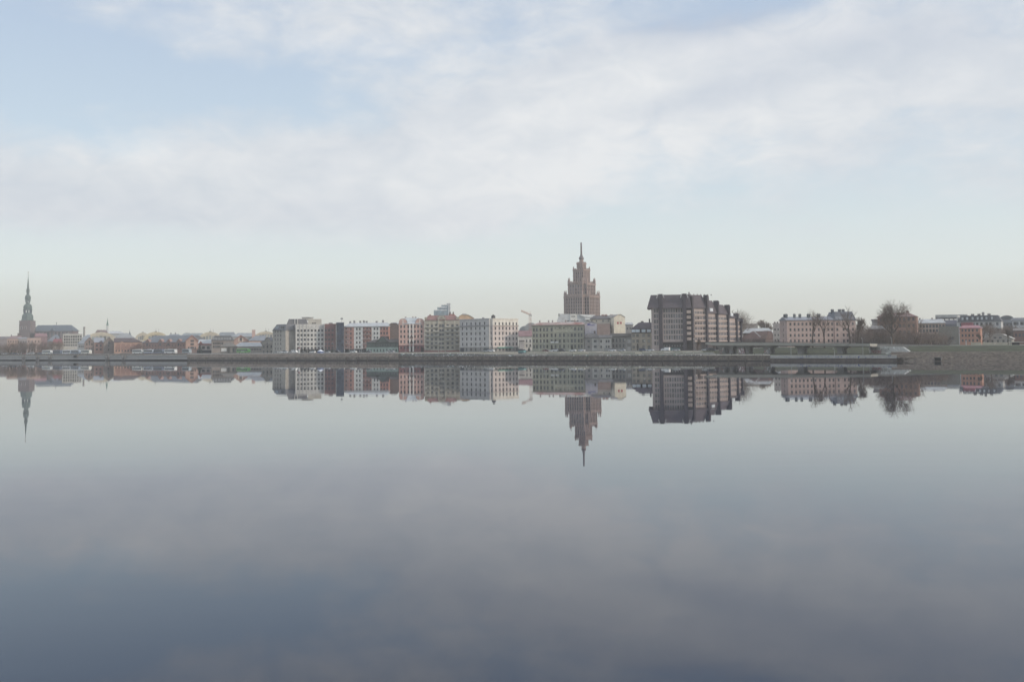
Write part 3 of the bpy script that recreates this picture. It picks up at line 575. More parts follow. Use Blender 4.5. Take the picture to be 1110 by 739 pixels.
# second face built in its own frame, parented as parts
b2 = Bd('tmp', 'x', 534.3, 562, 668, 684, d=15); rt = b2.root; dz = 0
r2 = [b2.Z(548, y) for y in (350.7, 355.8, 361.2, 366.8, 372.8)]; z2 = b2.Z(548, 345.6); c2 = [b2.U(x) for x in (537.2, 541.5, 545.2, 549, 552.7, 556.5, 560.1)]; zc2 = b2.Z(548, 352.9); zg2 = b2.Z(548, 376)
b2.walls(M('bcaea8'), zc2, r2[1:], c2, (1.25, 1.95), z0=zg2, name='cream_wall'); b2.walls(M('c9c3b7'), z2, r2[:1], c2, (1.2, 1.8), z0=zc2, name='top_floor_wall'); b2.walls(M('8a8884'), zg2, [b2.Z(548, 378.6)], c2, (1.7, 1.8), v0=-.15, name='ground_floor')
b2.cornice(M('a2968f'), zc2, h=.5, out=.4); b2.cornice(M('c4beb2'), z2-.1, h=.3); b2.flat(M('c9c3b7'), z2, h=.3, v0=.1)
b2.P('awning', MB().extr([(b2.U(539), b2.Z(548, 376.2)), (b2.U(555), b2.Z(548, 376.2)), (b2.U(555), b2.Z(548, 377)), (b2.U(539), b2.Z(548, 377))], -1.4, -.25), M('4fa092', .7), 'turquoise shop awning')
for c in list(rt.children):
    mw = Matrix.Translation(rt.location) @ Matrix.Rotation(rt.rotation_euler.z, 4, 'Z') @ Matrix.Translation(c.location) @ Matrix.Rotation(c.rotation_euler.z, 4, 'Z')
    ml = (Matrix.Translation(b.root.location) @ Matrix.Rotation(b.rz, 4, 'Z')).inverted() @ mw
    c.parent = b.root; c.location = ml.to_translation(); c.rotation_euler = (0, 0, ml.to_euler().z)
bpy.data.objects.remove(rt)
ct = at(532.4, 378, 670.5); ang = Matrix.Rotation(-b.rz, 2); lc = ang @ Vector((ct.x-b.A.x, ct.y-b.A.y)); rad = 2.4
b.P('corner_wall', MB().lathe([(rad, -1), (rad, z-.02)], lc.x, lc.y+1, 20), M('a89d9a')); b.P('corner_cap', MB().lathe([(rad+.1, zc), (rad+.1, z), (rad+.3, z), (rad+.3, z+.3)], lc.x, lc.y+1, 20), M('c4beb4'))
for zz in rows: b.P('corner_window', MB().lathe([(rad+.05, zz-.9), (rad+.05, zz+.9)], lc.x, lc.y+1, 20), glass_mat((.07, .07, .075)))
b.chimneys([517], z, M('8b898a'), h=.9, w=1.6, v=6); b.P('roof_vent', MB().box(lc.x-1.2, lc.x+.6, 4, 6, z+.1, z+2.1).lathe([(.7, z+2.1), (.7, z+2.7)], lc.x-.3, 5, 8), M('4f4f52')); b.P('shop_front', MB().box(b.U(524.5), b.U(530), -.3, -.16, 0, 2.4), G3); b.P('garage_door', MB().box(b.U(499.3), b.U(503.2), -.25, -.16, -.3, 2.6), M('3e454e')); b.done()
# ---- low house with brown roof
b = house('low_house', 'low white plastered house with a brown red roof left of the green tenement', 562.5, 577.5, 720, 364.6, 'bcb8b0', rows=(369.5, 374.5), cols=[571, 574.8], roof=('hip', 358.3, '86686a', 0), win=(1, 2)); b.P('porch', MB().box(.5, b.U(568), -4, -.02, -1, b.Z(566, 370)), M('aaa5a2')); b.P('porch_roof', MB().box(.1, b.U(568.5), -4.4, -.02, b.Z(566, 369.9), b.Z(566, 368.8)), M('66605f')); b.done()
# dome roofs behind
for (xa, xb, yt, yb, Y, lb) in ((563.5, 576.5, 353.2, 358, 1050, 'low grey barrel roof behind the crane'), (569, 583, 349.8, 357, 980, 'taller grey barrel roof at the left end of the green tenement')):
    b = Bd('barrel_roofed_hall', lb, xa, xb, Y, d=40); z = b.Z((xa+xb)/2, yb); h_ = b.Z((xa+xb)/2, yt)-z; b.walls(M('989a98'), z)
    n = 12; b.P('roof', MB().extr([(b.L/2-(b.L/2+.5)*math.cos(math.pi*k/n), z+.05+h_*math.sin(math.pi*k/n)) for k in range(n+1)], -.5, 40), M('8b8e90', kind='seam')); b.done()
# ---- long green tenement
b = Bd('tenement', 'long grey green four storey tenement with patchy rust and grey roof', 577, 633.2, 668, 662, d=16); z = b.Z(605, 352.4)
ys = (357, 363.3, 369.4, 375.4); rows = [b.Z(605, y) for y in ys]; xs = (578.8, 582, 586, 589.8, 593.3, 598, 602.2, 607, 611.4, 616.5, 620, 623.5, 627.4, 630.6)
cs = [b.U(x) for x in xs]; b.walls(M('93927f'), z, rows, cs, (1.2, 2.1), skip={(i, 0) for i in (6, 7, 8, 9, 10)})
for x in (602.2, 607, 611.4, 616.5, 620): u = b.U(x); b.P('attic_window', MB().box(u-.6, u+.6, -.03, -.005, b.Z(605, 356), b.Z(605, 355.1)), G1)
b.P('attic_band', MB().box(b.U(600.5), b.U(631.8), -.12, -.01, b.Z(605, 359.5), b.Z(605, 358.6)), M('b3b19b'))
for y in (360.3, 366.5, 372): b.cornice(M('a6a48f'), b.Z(605, y), h=.3, out=.15)
b.cornice(M('7f7d70'), z-.1, h=.6, out=.5); b.hip(M('9a8c86', kind='two', h2='8a5a52', scale=.18), z, b.Z(605, 349.2), hl=4, hr=2, flat=3)
for x in (584.5, 600.5, 610, 617, 626): u = b.U(x); b.P('pilaster', MB().box(u-.3, u+.3, -.22, -.02, 0, z-.4), M('a2a08c'))
b.P('door', MB().box(b.U(597.2), b.U(599.2), -.1, -.01, -.5, 3), M('2f3436')); b.P('door', MB().box(b.U(619.2), b.U(621.1), -.1, -.01, -.5, 3.4), M('2f3436'))
for xa, xb in ((597, 601), (602, 605.5)): b.P('sign_board', MB().box(b.U(xa), b.U(xb), -.5, -.2, b.Z(600, 371.6), b.Z(600, 370)), M('c9c9c6'), 'white sign board')
b.chimneys([583.5, 593.3, 597.5, 612, 622], b.Z(605, 349.2), M('a09690'), h=1.2, w=.9); b.done()
# ---- white hall behind
b = Bd('modern_hall', 'white modern hall with slanted sides and a sign panel below the stepped tower', 604.8, 645.5, 860, d=40); z = b.Z(625, 340.4)
b.P('wall', MB().extr([(b.U(603.5), 0), (b.L, 0), (b.L, b.Z(645, 341.2)), (b.U(606.3), b.Z(606, 340)), (b.U(606), b.Z(606, 342.3)), (b.U(604.5), b.Z(604, 346.5)), (b.U(603.5), b.Z(604, 351))], 0, 40), M('b6b8b8'))
b.P('sign_panel', MB().box(b.U(618.6), b.U(626), -.5, -.02, b.Z(622, 347.4), b.Z(622, 340.3)), M('c9c6bd'))
s_ = MB()
for k, (xa, xb) in enumerate(((619.8, 620.5), (620.9, 621.6), (622, 622.6), (623, 623.9))): s_.box(b.U(xa), b.U(xb), -.56, -.51, b.Z(622, 343.8), b.Z(622, 342.2))
b.P('lettering', s_, M('6d6a66')); b.P('roof_edge', MB().extr([(b.U(628.5), b.Z(630, 341)), (b.U(645.5), b.Z(640, 341.4)), (b.U(645.5), b.Z(640, 343.7)), (b.U(634), b.Z(634, 343.6))], -1.5, -.03), M('d0d0cd'))
b.P('roof_edge', MB().box(b.U(634.5), b.U(642), -2.6, -.03, b.Z(640, 346.5), b.Z(640, 344.6)), M('cfcfcc'))
for xa, xb in ((615, 617.3), (619.6, 624), (625.4, 627.5), (636, 638.7)): b.P('strip_window', MB().box(b.U(xa), b.U(xb), -.3, -.01, b.Z(620, 348.1), b.Z(620, 347.3)), G3)
b.P('edge_trim', MB().box(b.U(605.8), b.U(606.7), -.3, -.02, b.Z(606, 342.6), b.Z(606, 339.8)), M('43474a')); b.done()
# ---- advert gable
b = Bd('advert_gable', 'lilac grey gable wall with a blue advert logo right of the green tenement', 634, 647.2, 664, d=14); z = b.Z(640, 350.8)
b.walls(M('b1abb3'), z); b.gable(M('b1abb3'), M('8f8c8e'), z, b.Z(640, 348.4)); s_ = MB().box(b.U(637), b.U(639.5), -.1, -.03, b.Z(640, 352.8), b.Z(640, 350.8)).box(b.U(639.5), b.U(645), -.1, -.03, b.Z(640, 352.9), b.Z(640, 352)); s_.extr([(b.U(637.2), b.Z(640, 351)), (b.U(639.5), b.Z(640, 351.6)), (b.U(641), b.Z(640, 350.6)), (b.U(638.5), b.Z(640, 350.3))], -.12, -.045)
b.P('logo', s_, M('5a5f96')); s_ = MB()
for y, xa, xb in ((354.4, 635.8, 641), (356.2, 637, 639.8)):
    x = xa
    while x < xb: s_.box(b.U(x), b.U(x+.35), -.09, -.03, b.Z(640, y+.25), b.Z(640, y-.2)); x += .55
b.P('lettering', s_, M('8f8a98')); b.done()
# ---- cream house with two red windows
b = Bd('tenement', 'cream tenement with dark roof and brick annex left of the gable with two red windows', 640.5, 666, 735, d=14); z = b.Z(650, 345.8)
b.walls(M('a8a192'), z, [b.Z(650, 347.8)], [b.U(x) for x in (642, 647, 654, 660)], (.9, 1.2)); b.hip(M('5f5d60', kind='seam'), z, b.Z(650, 341.8), hl=3, hr=0); b.chimneys([654, 657.5, 663.5], b.Z(650, 342), M('8c5a50'), h=.6, w=2)
b.P('annex', MB().box(b.U(647.5), b.U(661.5), -6, -.02, -1, b.Z(655, 351)), M('8f7a72')); b.P('stair_strip', MB().box(b.U(661.8), b.U(664.2), -.4, -.02, 3, b.Z(655, 350)), M('6e6c74')); b.done()
b = Bd('gable_house', 'tall cream firewall gable with two small red windows', 666, 678, 728, 731, d=14); z = b.Z(672, 344)
b.walls(M('c6bda7'), z); b.gable(M('c6bda7'), M('8c8580'), z, 0, pts=[(0, z), (b.L, z), (b.L, z), (b.L*.6, b.Z(672, 341)), (b.L*.35, b.Z(672, 341.2))])
for x in (670.1, 673.4): u = b.U(x); b.P('red_window', MB().box(u-.65, u+.65, -.15, -.03, b.Z(672, 351.2), b.Z(672, 348.8)), M('a3404a'))
b.done()
house('chimney_house', 'grey low roofed houses between the cream gable and the mansard house', 678.3, 686.5, 760, 352, '8f8d8b', rows=(356,), cols=[680.5, 683.5], roof=('hip', 349.5, '9a9c9c', 1)).done()
# ---- low two storey houses
b = Bd('small_house', 'pale two storey house with dark ragged roof in the low row', 634.5, 650, 652, 652, d=10); z = b.Z(642, 366.3)
b.walls(M('8c8783'), z, [b.Z(642, y) for y in (369.8, 375.8)], [b.U(638.2)], (1.5, 1.4), u1=b.U(641.8)); b.walls(M('a9a6a0'), z, [b.Z(645, y) for y in (369.7, 375.6)], [b.U(645.3)], (1.9, 1.6), u0=b.U(641.8)); b.hip(M('5e5c5c', kind='two', h2='7a7672', scale=.3), z, b.Z(642, 361.2), hl=2, hr=2); b.chimneys([645.5], b.Z(642, 361.6), M('706660')); b.done()
b = house('small_house', 'small cream white house with garage door in the low row', 650.2, 663, 650, 366.3, 'aeaaa2', rows=(369.8, 375.8), cols=[651.7, 657.5, 660], roof=('hip', 363, '6e6b69', 0), win=(1.1, 1.6), d=9); b.P('garage_door', MB().box(b.U(655), b.U(661.5), -2, -.02, -1, 2), M('8c8a88')); b.done()
b = house('small_house', 'dark grey two storey house at the right end of the low row', 663.2, 684.8, 652, 365, '807d77', rows=(368.8, 374.6), cols=[665, 668.5, 672.3, 676], roof=('hip', 361.3, '56534f', 0), win=(1.1, 2.1), d=10); b.P('sign_board', MB().box(b.U(680.2), b.U(683.6), -.3, -.02, b.Z(682, 372), b.Z(682, 367.9)), M('a09d98')); b.P('shed', MB().box(b.U(680), b.U(683.5), -2, -.32, -1, 2.6), M('a9a6a1')); b.done()
# ---- mansard house
b = Bd('mansard_house', 'beige house with dark mansard and four bright dormer windows left of the dark hotel', 685, 707, 650, d=14); z = b.Z(695, 361.2)
b.walls(M('a89c87'), z, [b.Z(695, y) for y in (363.6, 369.5, 376)], [b.U(x) for x in (687, 691.3, 697.8, 703.5)], (1.7, 1.8), gm=glass_mat((.12, .12, .11))); b.band(M('4a4748'), z, b.Z(695, 356.6), out=.02, name='mansard_wall'); b.walls(M('4a4748'), b.Z(695, 356.6), z0=z+.01, v0=.06, name='mansard_back')
for x in (687.2, 691.6, 697.9, 703.6): u = b.U(x); b.P('dormer_window', MB().box(u-1.25, u+1.25, -.35, -.05, b.Z(695, 360), b.Z(695, 357)), M('c2ced6', .3))
b.hip(M('57525a', kind='two', h2='4b474c', scale=.4), b.Z(695, 356.5), b.Z(695, 349.3), hl=5, hr=0, ov=.3, flat=1.5); b.cornice(M('857a68'), z); b.chimneys([696, 697.3], b.Z(695, 349.3), M('615a58'), h=.5); b.chimneys([704.8], b.Z(695, 349.3), M('615a58'), h=2, w=1); b.P('door', MB().box(b.U(690.5), b.U(692), -.6, -.02, -.8, 4.5), M('5a5048')); b.done()
# ================================================================== stepped stone high-rise
T = Vector((0, 0)); p = at(631.4, 378, 1040); rt = empty('stepped_tower', (p.x, p.y, 5), R(-36), 'tall stepped brown stone high-rise with pinnacles and a spire', 'tower')
kx = 1040/F
def zt(y): return at(631.5, y, 1040).z-5
TS = M('967f76', var=.12, scale=.08); TW = glass_mat((.09, .08, .08)); nwin = 0
def tier(w, y0, y1, ribs, name='tier', off=(0, 0), w2=None, crest=True):
    global nwin
    z0, z1 = (y0 if y0 < 200 and y0 > -5 and y0 == 0 else zt(y0)), zt(y1); w2 = w2 or w; hx, hy = w/2, w2/2; ox, oy = off; m_ = MB().box(ox-hx, ox+hx, oy-hy, oy+hy, z0, z1)
    nx = max(2, int(w/ribs))
    for i in range(nx+1):
        x = -hx+w*i/nx
        m_.box(ox+x-.45, ox+x+.45, oy-hy-.55, oy-hy, z0, z1-.3); m_.box(ox+x-.45, ox+x+.45, oy+hy, oy+hy+.55, z0, z1-.3)
    ny = max(2, int(w2/ribs))
    for i in range(ny+1):
        y = -hy+w2*i/ny; m_.box(ox+hx, ox+hx+.55, oy+y-.45, oy+y+.45, z0, z1-.3); m_.box(ox-hx-.55, ox-hx, oy+y-.45, oy+y+.45, z0, z1-.3)
    m_.box(ox-hx-.8, ox+hx+.8, oy-hy-.8, oy+hy+.8, z1-.9, z1+.3)
    if crest:
        for i in range(nx+1):
            x = ox-hx+w*i/nx; m_.box(x-.4, x+.4, oy-hy-.6, oy-hy+.2, z1+.3, z1+1.6); m_.box(x-.4, x+.4, oy+hy-.2, oy+hy+.6, z1+.3, z1+1.6)
        for i in range(ny+1):
            y = oy-hy+w2*i/ny; m_.box(ox+hx-.2, ox+hx+.6, y-.4, y+.4, z1+.3, z1+1.6); m_.box(ox-hx-.6, ox-hx+.2, y-.4, y+.4, z1+.3, z1+1.6)
    o = m_.build(name, TS, rt)
    h = 2.7
    for side in (0, 1):
        n = nx if side == 0 else ny; wd = w if side == 0 else w2
        z = z0+2 if z0 > 1 else zt(343)
        while z < z1-1.8:
            for i in range(n):
                c = -wd/2+wd*(i+.5)/n; ww = wd/n-1.5
                loc = (ox+c, oy-hy-.06, z) if side == 0 else (ox+hx+.06, oy+c, z)
                if nwin < 100:
                    q = bpy.data.objects.new('window', tw_mesh(ww)); COL.objects.link(q); q.parent = rt; q.location = loc; q.rotation_euler = (0, 0, 0 if side == 0 else math.pi/2)
                else:
                    if side == 0: twx.box(loc[0]-ww/2, loc[0]+ww/2, loc[1]-.04, loc[1], z-h/2, z+h/2)
                    else: twx.box(loc[0], loc[0]+.04, loc[1]-ww/2, loc[1]+ww/2, z-h/2, z+h/2)
                nwin += 1
            z += 3.5
    return z1
_tw = {}; twx = MB()
def tw_mesh(ww):
    k = round(ww, 2)
    if k not in _tw: _tw[k] = MB().box(-ww/2, ww/2, -.04, 0, -1.35, 1.35).mesh('window', TW)
    return _tw[k]
def pinn(x, y, z, h, r=.8): MB().box(x-r, x+r, y-r, y+r, z+.31, z+h*.5).frustum((x-r, x+r, y-r, y+r), z+h*.5, (x-.15, x+.15, y-.15, y+.15), z+h).build('pinnacle', TS, rt)
z = tier(6.2, 292.5, 285.8, 2.0); 
z3 = tier(12, 306, 292.8, 2.4)
for sx_ in (-1, 1):
    for sy in (-1, 1): pinn(sx_*6, sy*6, z3, 3.8, .55)
z2 = tier(16, 320, 306.8, 2.7, w2=22.5); z2 = tier(22.5, 320, 308.5, 2.7, w2=16)
for sx_ in (-1, 1):
    for sy in (-1, 1):
        for q in ((8, 11.2), (11.2, 8)): pinn(sx_*q[0], sy*q[1], z2, 7, .65)
z1 = tier(20, 0, 320.8, 2.8, w2=30.5); z1 = tier(30.5, 0, 321.8, 2.8, w2=20)
for sx_ in (-1, 1):
    for sy in (-1, 1):
        for q in ((9.8, 15.1), (15.1, 9.8)): pinn(sx_*q[0], sy*q[1], z1, 6.5, .65)
o = twx.build('window', TW, rt); o['kind'] = 'stuff'
MB().lathe([(2.6, zt(285.8)), (2.3, zt(284.8)), (2.1, zt(281.5)), (2.6, zt(281.3))], 0, 0, 8).build('lantern', TS, rt); DKm = M('6d6465')
MB().lathe([(2.2, zt(281.3)), (2.8, zt(280.3)), (2.5, zt(279.3)), (1.7, zt(278)), (1.1, zt(276.5)), (.95, zt(275)), (.8, zt(263.2)), (.3, zt(262.8))], 0, 0, 10).build('spire', DKm, rt)
# ================================================================== dark roofed hotel
HW = M('aa9993'); HF = M('4b474e', rough=.6); HR = M('5c555b', kind='seam', rough=.7); HB = M('ab978b'); HG = glass_mat((.075, .075, .08)); HWF = M('968a88', .6, .04)
b = Bd('large_hotel', 'large hotel with steep dark brown roof, tall dark fins and stepped bays to the right', 706.6, 750, 624.5, 620.5, d=22); zE = b.Z(728, 333.9); zT = b.Z(728, 319.3)
ys = [336.5, 342.3, 348.2, 354, 359.8, 365.6]; rows = [b.Z(728, y) for y in ys]
b.walls(HW, zE, rows+[b.Z(728, 371.7)], [b.U(710.4), b.U(713)], (1.2, 2.45), gm=HG, fm=HWF, u1=b.U(714.6), label='narrow left bay')
b.walls(HW, zE, rows, [b.U(x) for x in lspace(720.6, 739.5, 8)], (1.2, 2.45), gm=HG, fm=HWF, u0=b.U(718.6), u1=b.U(741.2), z0=b.Z(728, 370.6), label='wide middle bay')
b.walls(M('5d5a5d'), b.Z(728, 370.5), u0=b.U(718.7), u1=b.U(741), v0=3, name='recessed_ground_floor')
for x in lspace(720, 740.5, 8): u = b.U(x); b.P('soffit_lamp', MB().box(u-.3, u+.3, 2.6, 2.95, b.Z(728, 375), b.Z(728, 374.3)), M('cfc9bb'))
b.P('entrance_glass', MB().box(b.U(724.5), b.U(737), 2.4, 2.59, -.8, b.Z(728, 377)), glass_mat((.08, .17, .18)))
ro = .9; b.P('roof', MB().poly([(b.U(702), -1.9, zE-.1), (b.U(750.6), -1.9, zE-.1), (b.U(750.6), 24, zE-.1), (b.U(702), 24, zE-.1), (b.U(706.3), 1.2, zT), (b.U(748), 1.2, zT), (b.U(748), 21, zT), (b.U(706.3), 21, zT)], [(0,3,2,1),(4,5,6,7),(0,1,5,4),(1,2,6,5),(2,3,7,6),(3,0,4,7)]), HR)
for x in (716.7, 742.6):
    u = b.U(x); b.P('fin', MB().box(u-1.15, u+1.15, -2.1, 1.6, -1, zT+.4), HF)
    for sgn in (-1, 1): b.P('fin_cap', MB().extr([(u+sgn*1.2, zT+.5), (u+sgn*1.7, zT+.5), (u+sgn*2.6, zT-2.2), (u+sgn*2.1, zT-2.2)][::sgn], -2.15, -1.2), M('b3b3b0'))
for j, zz in enumerate(rows): b.P('balcony', MB().box(b.U(745), b.U(749.6), -1.6, .6, zz-1.9, zz-.1), HB)
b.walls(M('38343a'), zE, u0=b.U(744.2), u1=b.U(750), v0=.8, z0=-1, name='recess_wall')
# stepped bays running back to the right: direction from (750,610) towards (802,690)
def W2(px, Y): p = at(px, 378, Y); return Vector((p.x, p.y))
la = Matrix.Rotation(-b.rz, 2)
pxs = [751.3, 765.8, 776.8, 788.6, 797.8, 802.3]; Ys = [628, 634, 643, 655, 668, 677]; tops = [319.5, 325.5, 330, 339.5, 345]; eaves = [334, 339.5, 340.5, 344.5, 348]
for i in range(5):
    A, B_ = W2(pxs[i], Ys[i]), W2(pxs[i+1], Ys[i+1]); d_ = (B_-A); L = d_.length; ang = math.atan2(d_.y, d_.x)
    loc = la @ (A-b.A); xm_ = (pxs[i]+pxs[i+1])/2; Ym = (Ys[i]+Ys[i+1])/2
    ze = at(xm_, eaves[i], Ym).z-5; zz_t = at(xm_, tops[i], Ym).z-5; zl = at(xm_, 370.5 if i in (0, 1, 4) else 370.5, Ym).z-5
    sub = Bd('tmp', 'x', pxs[i], pxs[i+1], Ys[i], Ys[i+1], d=24); sub.nw = 100 if b.nw >= 100 else b.nw
    rws = [r for r in [zl+1.9+3.32*k for k in range(8)] if r < ze-1.3]
    n = 4 if i == 0 else 3
    sub.walls(HW, ze, rws, [L*(.14+.8*(k+.5)/n) for k in range(n)], (L*.8/n-.35, 1.7), gm=HG, fm=HWF, z0=zl, name='bay_wall')
    sub.walls(M('55504f'), zl, v0=1.5, name='recessed_ground_floor')
    for r in rws: sub.P('balcony_front', MB().box(L*.12, L*.98, -.45, -.03, r-1.85, r-1.0), HB)
    sub.P('roof', MB().poly([(0, -1.2, ze), (L+1, -1.2, ze), (L+1, 24, ze), (0, 24, ze), (.0, 1.8, zz_t), (L-1.5, 1.8, zz_t), (L-1.5, 21, zz_t), (.0, 21, zz_t)], [(0,3,2,1),(4,5,6,7),(0,1,5,4),(1,2,6,5),(2,3,7,6),(3,0,4,7)]), HR)
    sub.P('fin', MB().box(L-.5, L+.7, -1.5, .3, -1, zz_t-1.5).extr([(L-.55, ze-1), (L+.75, ze-1), (L+.75, zz_t-.8), (L-.55, zz_t)], -2.2, 1.5), HF)
    if i == 0: sub.P('fin', MB().box(-1.0, .3, -1.2, 1.6, -1, zz_t-1), HF)
    if i in (1, 3): sub.P('roof_box', MB().box(1, L*.6, 2, 8, zz_t-.2, zz_t+1.8), M('69646a')); sub.P('roof_window', MB().box(L*.3, L*.6, -.9, .9, ze+1.2, ze+3.2), M('c3ccd2', .3))
    if i == 0:
        for k in range(7): sub.P('roof_vent', MB().lathe([(.35, zz_t), (.35, zz_t+.7), (.5, zz_t+.8)], 3+k*3, 5, 8), M('8f8c88'))
    for c in list(sub.root.children):
        ml = (Matrix.Translation(b.root.location) @ Matrix.Rotation(b.rz, 4, 'Z')).inverted() @ Matrix.Translation(sub.root.location) @ Matrix.Rotation(sub.rz, 4, 'Z') @ Matrix.Translation(c.location) @ Matrix.Rotation(c.rotation_euler.z, 4, 'Z')
        c.parent = b.root; c.location = ml.to_translation(); c.rotation_euler = (0, 0, ml.to_euler().z)
    if sub.over:
        sub.over.f, sub.over.m = sub.over.f, sub.over.m
        mt = (Matrix.Translation(b.root.location) @ Matrix.Rotation(b.rz, 4, 'Z')).inverted() @ Matrix.Translation(sub.root.location) @ Matrix.Rotation(sub.rz, 4, 'Z')
        if b.over is None: b.over = MB(); b.overm = [HWF, HG]
        b.over.poly([tuple(mt @ Vector(v)) for v in sub.over.v], sub.over.f); b.over.m[-len(sub.over.m):] = sub.over.m
    b.nw = sub.nw; bpy.data.objects.remove(sub.root)
b.P('roof_mast', MB().tube((b.U(748), 4, zT-.5), (b.U(748), 4, zT+1.6), .6, .5), M('77706e')); b.done()
# ================================================================== right side
ZR = 6.9
b = house('low_hall', 'pale flat roofed hall seen between the hotel and the dark tiled roofs', 800, 822, 760, 352, '9a9085', roof=None, zb=ZR); b.P('upper_storey', MB().box(b.U(812), b.U(822), 1, 8, b.z1, b.Z(815, 350.8)), M('8b807a')); b.done()
house('low_shed', 'long shed with pale flat roof behind the dark pitched roofs', 806, 838, 720, 361, '6f5f5a', roof=('hip', 355.6, 'a0a4a6', 3), zb=ZR).done()
b = Bd('barn_like_house', 'dark brown pitched roof house with a pale bargeboard behind the overpass', 802, 830, 690, 680, zb=ZR, d=16); z = b.Z(815, 368)
b.walls(M('655854'), z); b.hip(M('66504c', kind='two', h2='55463f'), z, b.Z(815, 358.8), hl=7, hr=1); b.P('bargeboard', MB().extr([(b.U(817.5), b.Z(818, 358.6)), (b.U(818.8), b.Z(818, 358.6)), (b.U(825.6), b.Z(818, 365)), (b.U(824.6), b.Z(818, 365.4))], -1.2, -.9), M('b9b6b2')); b.done()
house('low_house', 'low red brown roofed house left of the narrow tan building', 826, 839, 700, 366, '6a5550', roof=('hip', 358.5, '604a46', 2), zb=ZR).done()
b = house('narrow_building', 'narrow tan windowed building at the left end of the long pink building', 838.4, 846.4, 655, 351.3, 'a39a92', rows=(357, 363, 369), cols=[840.6, 844], win=(.8, 1.3), zb=ZR, chim=(840.5, 843.5)); b.done()
# pink long
b = Bd('pink_tenement', 'long pink five storey tenement with many chimneys, higher at its right end', 853.6, 904.8, 600, 602, zb=ZR, d=13); z = b.Z(878, 347)
PK2 = M('a78f86'); ys = (351.1, 357.1, 363.2, 369.2); rows = [b.Z(878, y) for y in ys]; cs = [b.U(x) for x in (857.4, 861.9, 866.2, 870.5, 874.8, 879, 883.2, 888, 893.5, 898.5, 902.6)]
b.walls(PK2, z, rows, cs, (1.15, 1.6), left=1, gm=G1); b.hip(M('80848e', kind='seam', rough=.5), z, b.Z(878, 343), hl=0, hr=0); b.cornice(M('6f6a6c'), z, h=.5)
b.chimneys([856, 864.7, 870.7, 880.3, 891.3], b.Z(878, 343.2), M('5c6468'), h=1.5, w=1.4, v=4.5); b.chimneys([855, 880.6, 891.6], b.Z(878, 343.2), M('55585c'), h=1.5, w=2, v=5)
zz = b.Z(917, 346.8); rows2 = [b.Z(917, y) for y in (350.9, 356.9, 363, 369.2)]; u0 = b.L+.02; b.x1 = 930
LL = b.U(928.3); c3 = [b.U(x) for x in (908.2, 915, 919.3, 925.2)]
b.walls(PK2, zz, rows2, c3, (1.2, 1.6), u0=u0, u1=LL, right=2, name='tall_wall'); b.mansard(M('5f646e', kind='seam', rough=.5), zz, b.Z(917, 337.6), 1.5, u0=u0, u1=LL, name='mansard_roof')
for x in (908, 911.7, 915.3, 919.3, 924.5): u = b.U(x); b.P('dormer', MB().box(u-.9, u+.9, -.1, 1.6, zz+.5, zz+2.2), M('8d929b', .5))
b.chimneys([907.8, 915.6, 919.6], b.Z(917, 337.6), M('4f545c'), h=1.3, w=1.7)
b.P('downpipe', MB().box(u0-.12, u0+.12, -.2, -.02, -1, zz), M('7a6260'))
b.done()
# brick block behind the big tree
b = Bd('brick_block', 'red brown brick block with hipped roof behind the large bare tree', 952, 994.5, 640, 630, zb=ZR, d=16); z = b.Z(973, 343.5)
b.walls(M('96705f'), z, [b.Z(973, y) for y in (346.2, 353, 360, 367)], [b.U(x) for x in (956, 961, 966, 971, 976.5, 981, 986, 991)], (1.3, 1.9), gm=G1); b.hip(M('857a78', kind='two', h2='7a5450', scale=.3), z, b.Z(973, 338.6), hl=4, hr=6, flat=2); b.chimneys([960, 984], b.Z(973, 338.8), M('7c5f55'), h=1.2, w=1.6); b.cornice(M('7d5b4f'), z); b.done()
house('low_house', 'small grey roofed house before the left side of the brick block', 944, 959, 600, 357, '85786f', rows=(362, 367), cols=[947, 951, 955], roof=('hip', 352.8, '767472', 1.5), zb=ZR, win=(1, 1.3)).done()
b = house('garden_house', 'low brown house with a pale gable behind the bare scrub', 958, 972, 590, 360, '7c6a60', rows=(366,), cols=[961, 966], roof=('gable', 351.6, '8d8a88'), zb=ZR); b.done()
house('pale_annex', 'small white walled annex left of the brick block roof', 945.8, 953, 660, 347.2, '9c9894', zb=ZR, roof=('hip', 346, '4a4648', 0)).done()
b = Bd('tan_tenement', 'tan tenement with pale grey metal roof right of the brick block', 995.5, 1025.5, 690, 684, zb=ZR, d=15); z = b.Z(1010, 350.3)
b.walls(M('9e8878'), z, [b.Z(1010, y) for y in (353.5, 358.3, 364.5)], [b.U(x) for x in lspace(998.5, 1023.5, 8)], (1.4, 2.0)); b.hip(M('a1a5a7', kind='two', h2='8b8d8e', rough=.5), z, b.Z(1010, 345.6), hl=2.5, hr=2, flat=2); b.cornice(M('8d7868'), z); b.chimneys([998.5, 1012], b.Z(1010, 346), M('857a76'), h=.7); b.done()
b = house('plain_block', 'plain olive grey windowless block left of the orange house', 1018, 1040, 640, 355, '77746a', rows=(366.5,), cols=[1030.5, 1033], roof=None, zb=ZR); b.done()
b = Bd('long_gallery', 'long pale industrial gallery raised on a dark frame on the right skyline', 1015, 1050, 900, zb=ZR, d=10); b.P('gallery', MB().box(0, b.L, 0, 8, b.Z(1030, 344), b.Z(1030, 341)), M('a9a9a6', kind='two', h2='8d8d8b', scale=.15)); b.P('frame', MB().box(0, b.L, .2, .8, b.Z(1030, 345.8), b.Z(1030, 344)), M('4c4c50')); s_ = MB()
for k in range(8): s_.box(b.L*k/7-.5, b.L*k/7+.5, .3, 1.2, -1, b.Z(1030, 345.8))
b.P('support', s_, M('606064')); b.done()
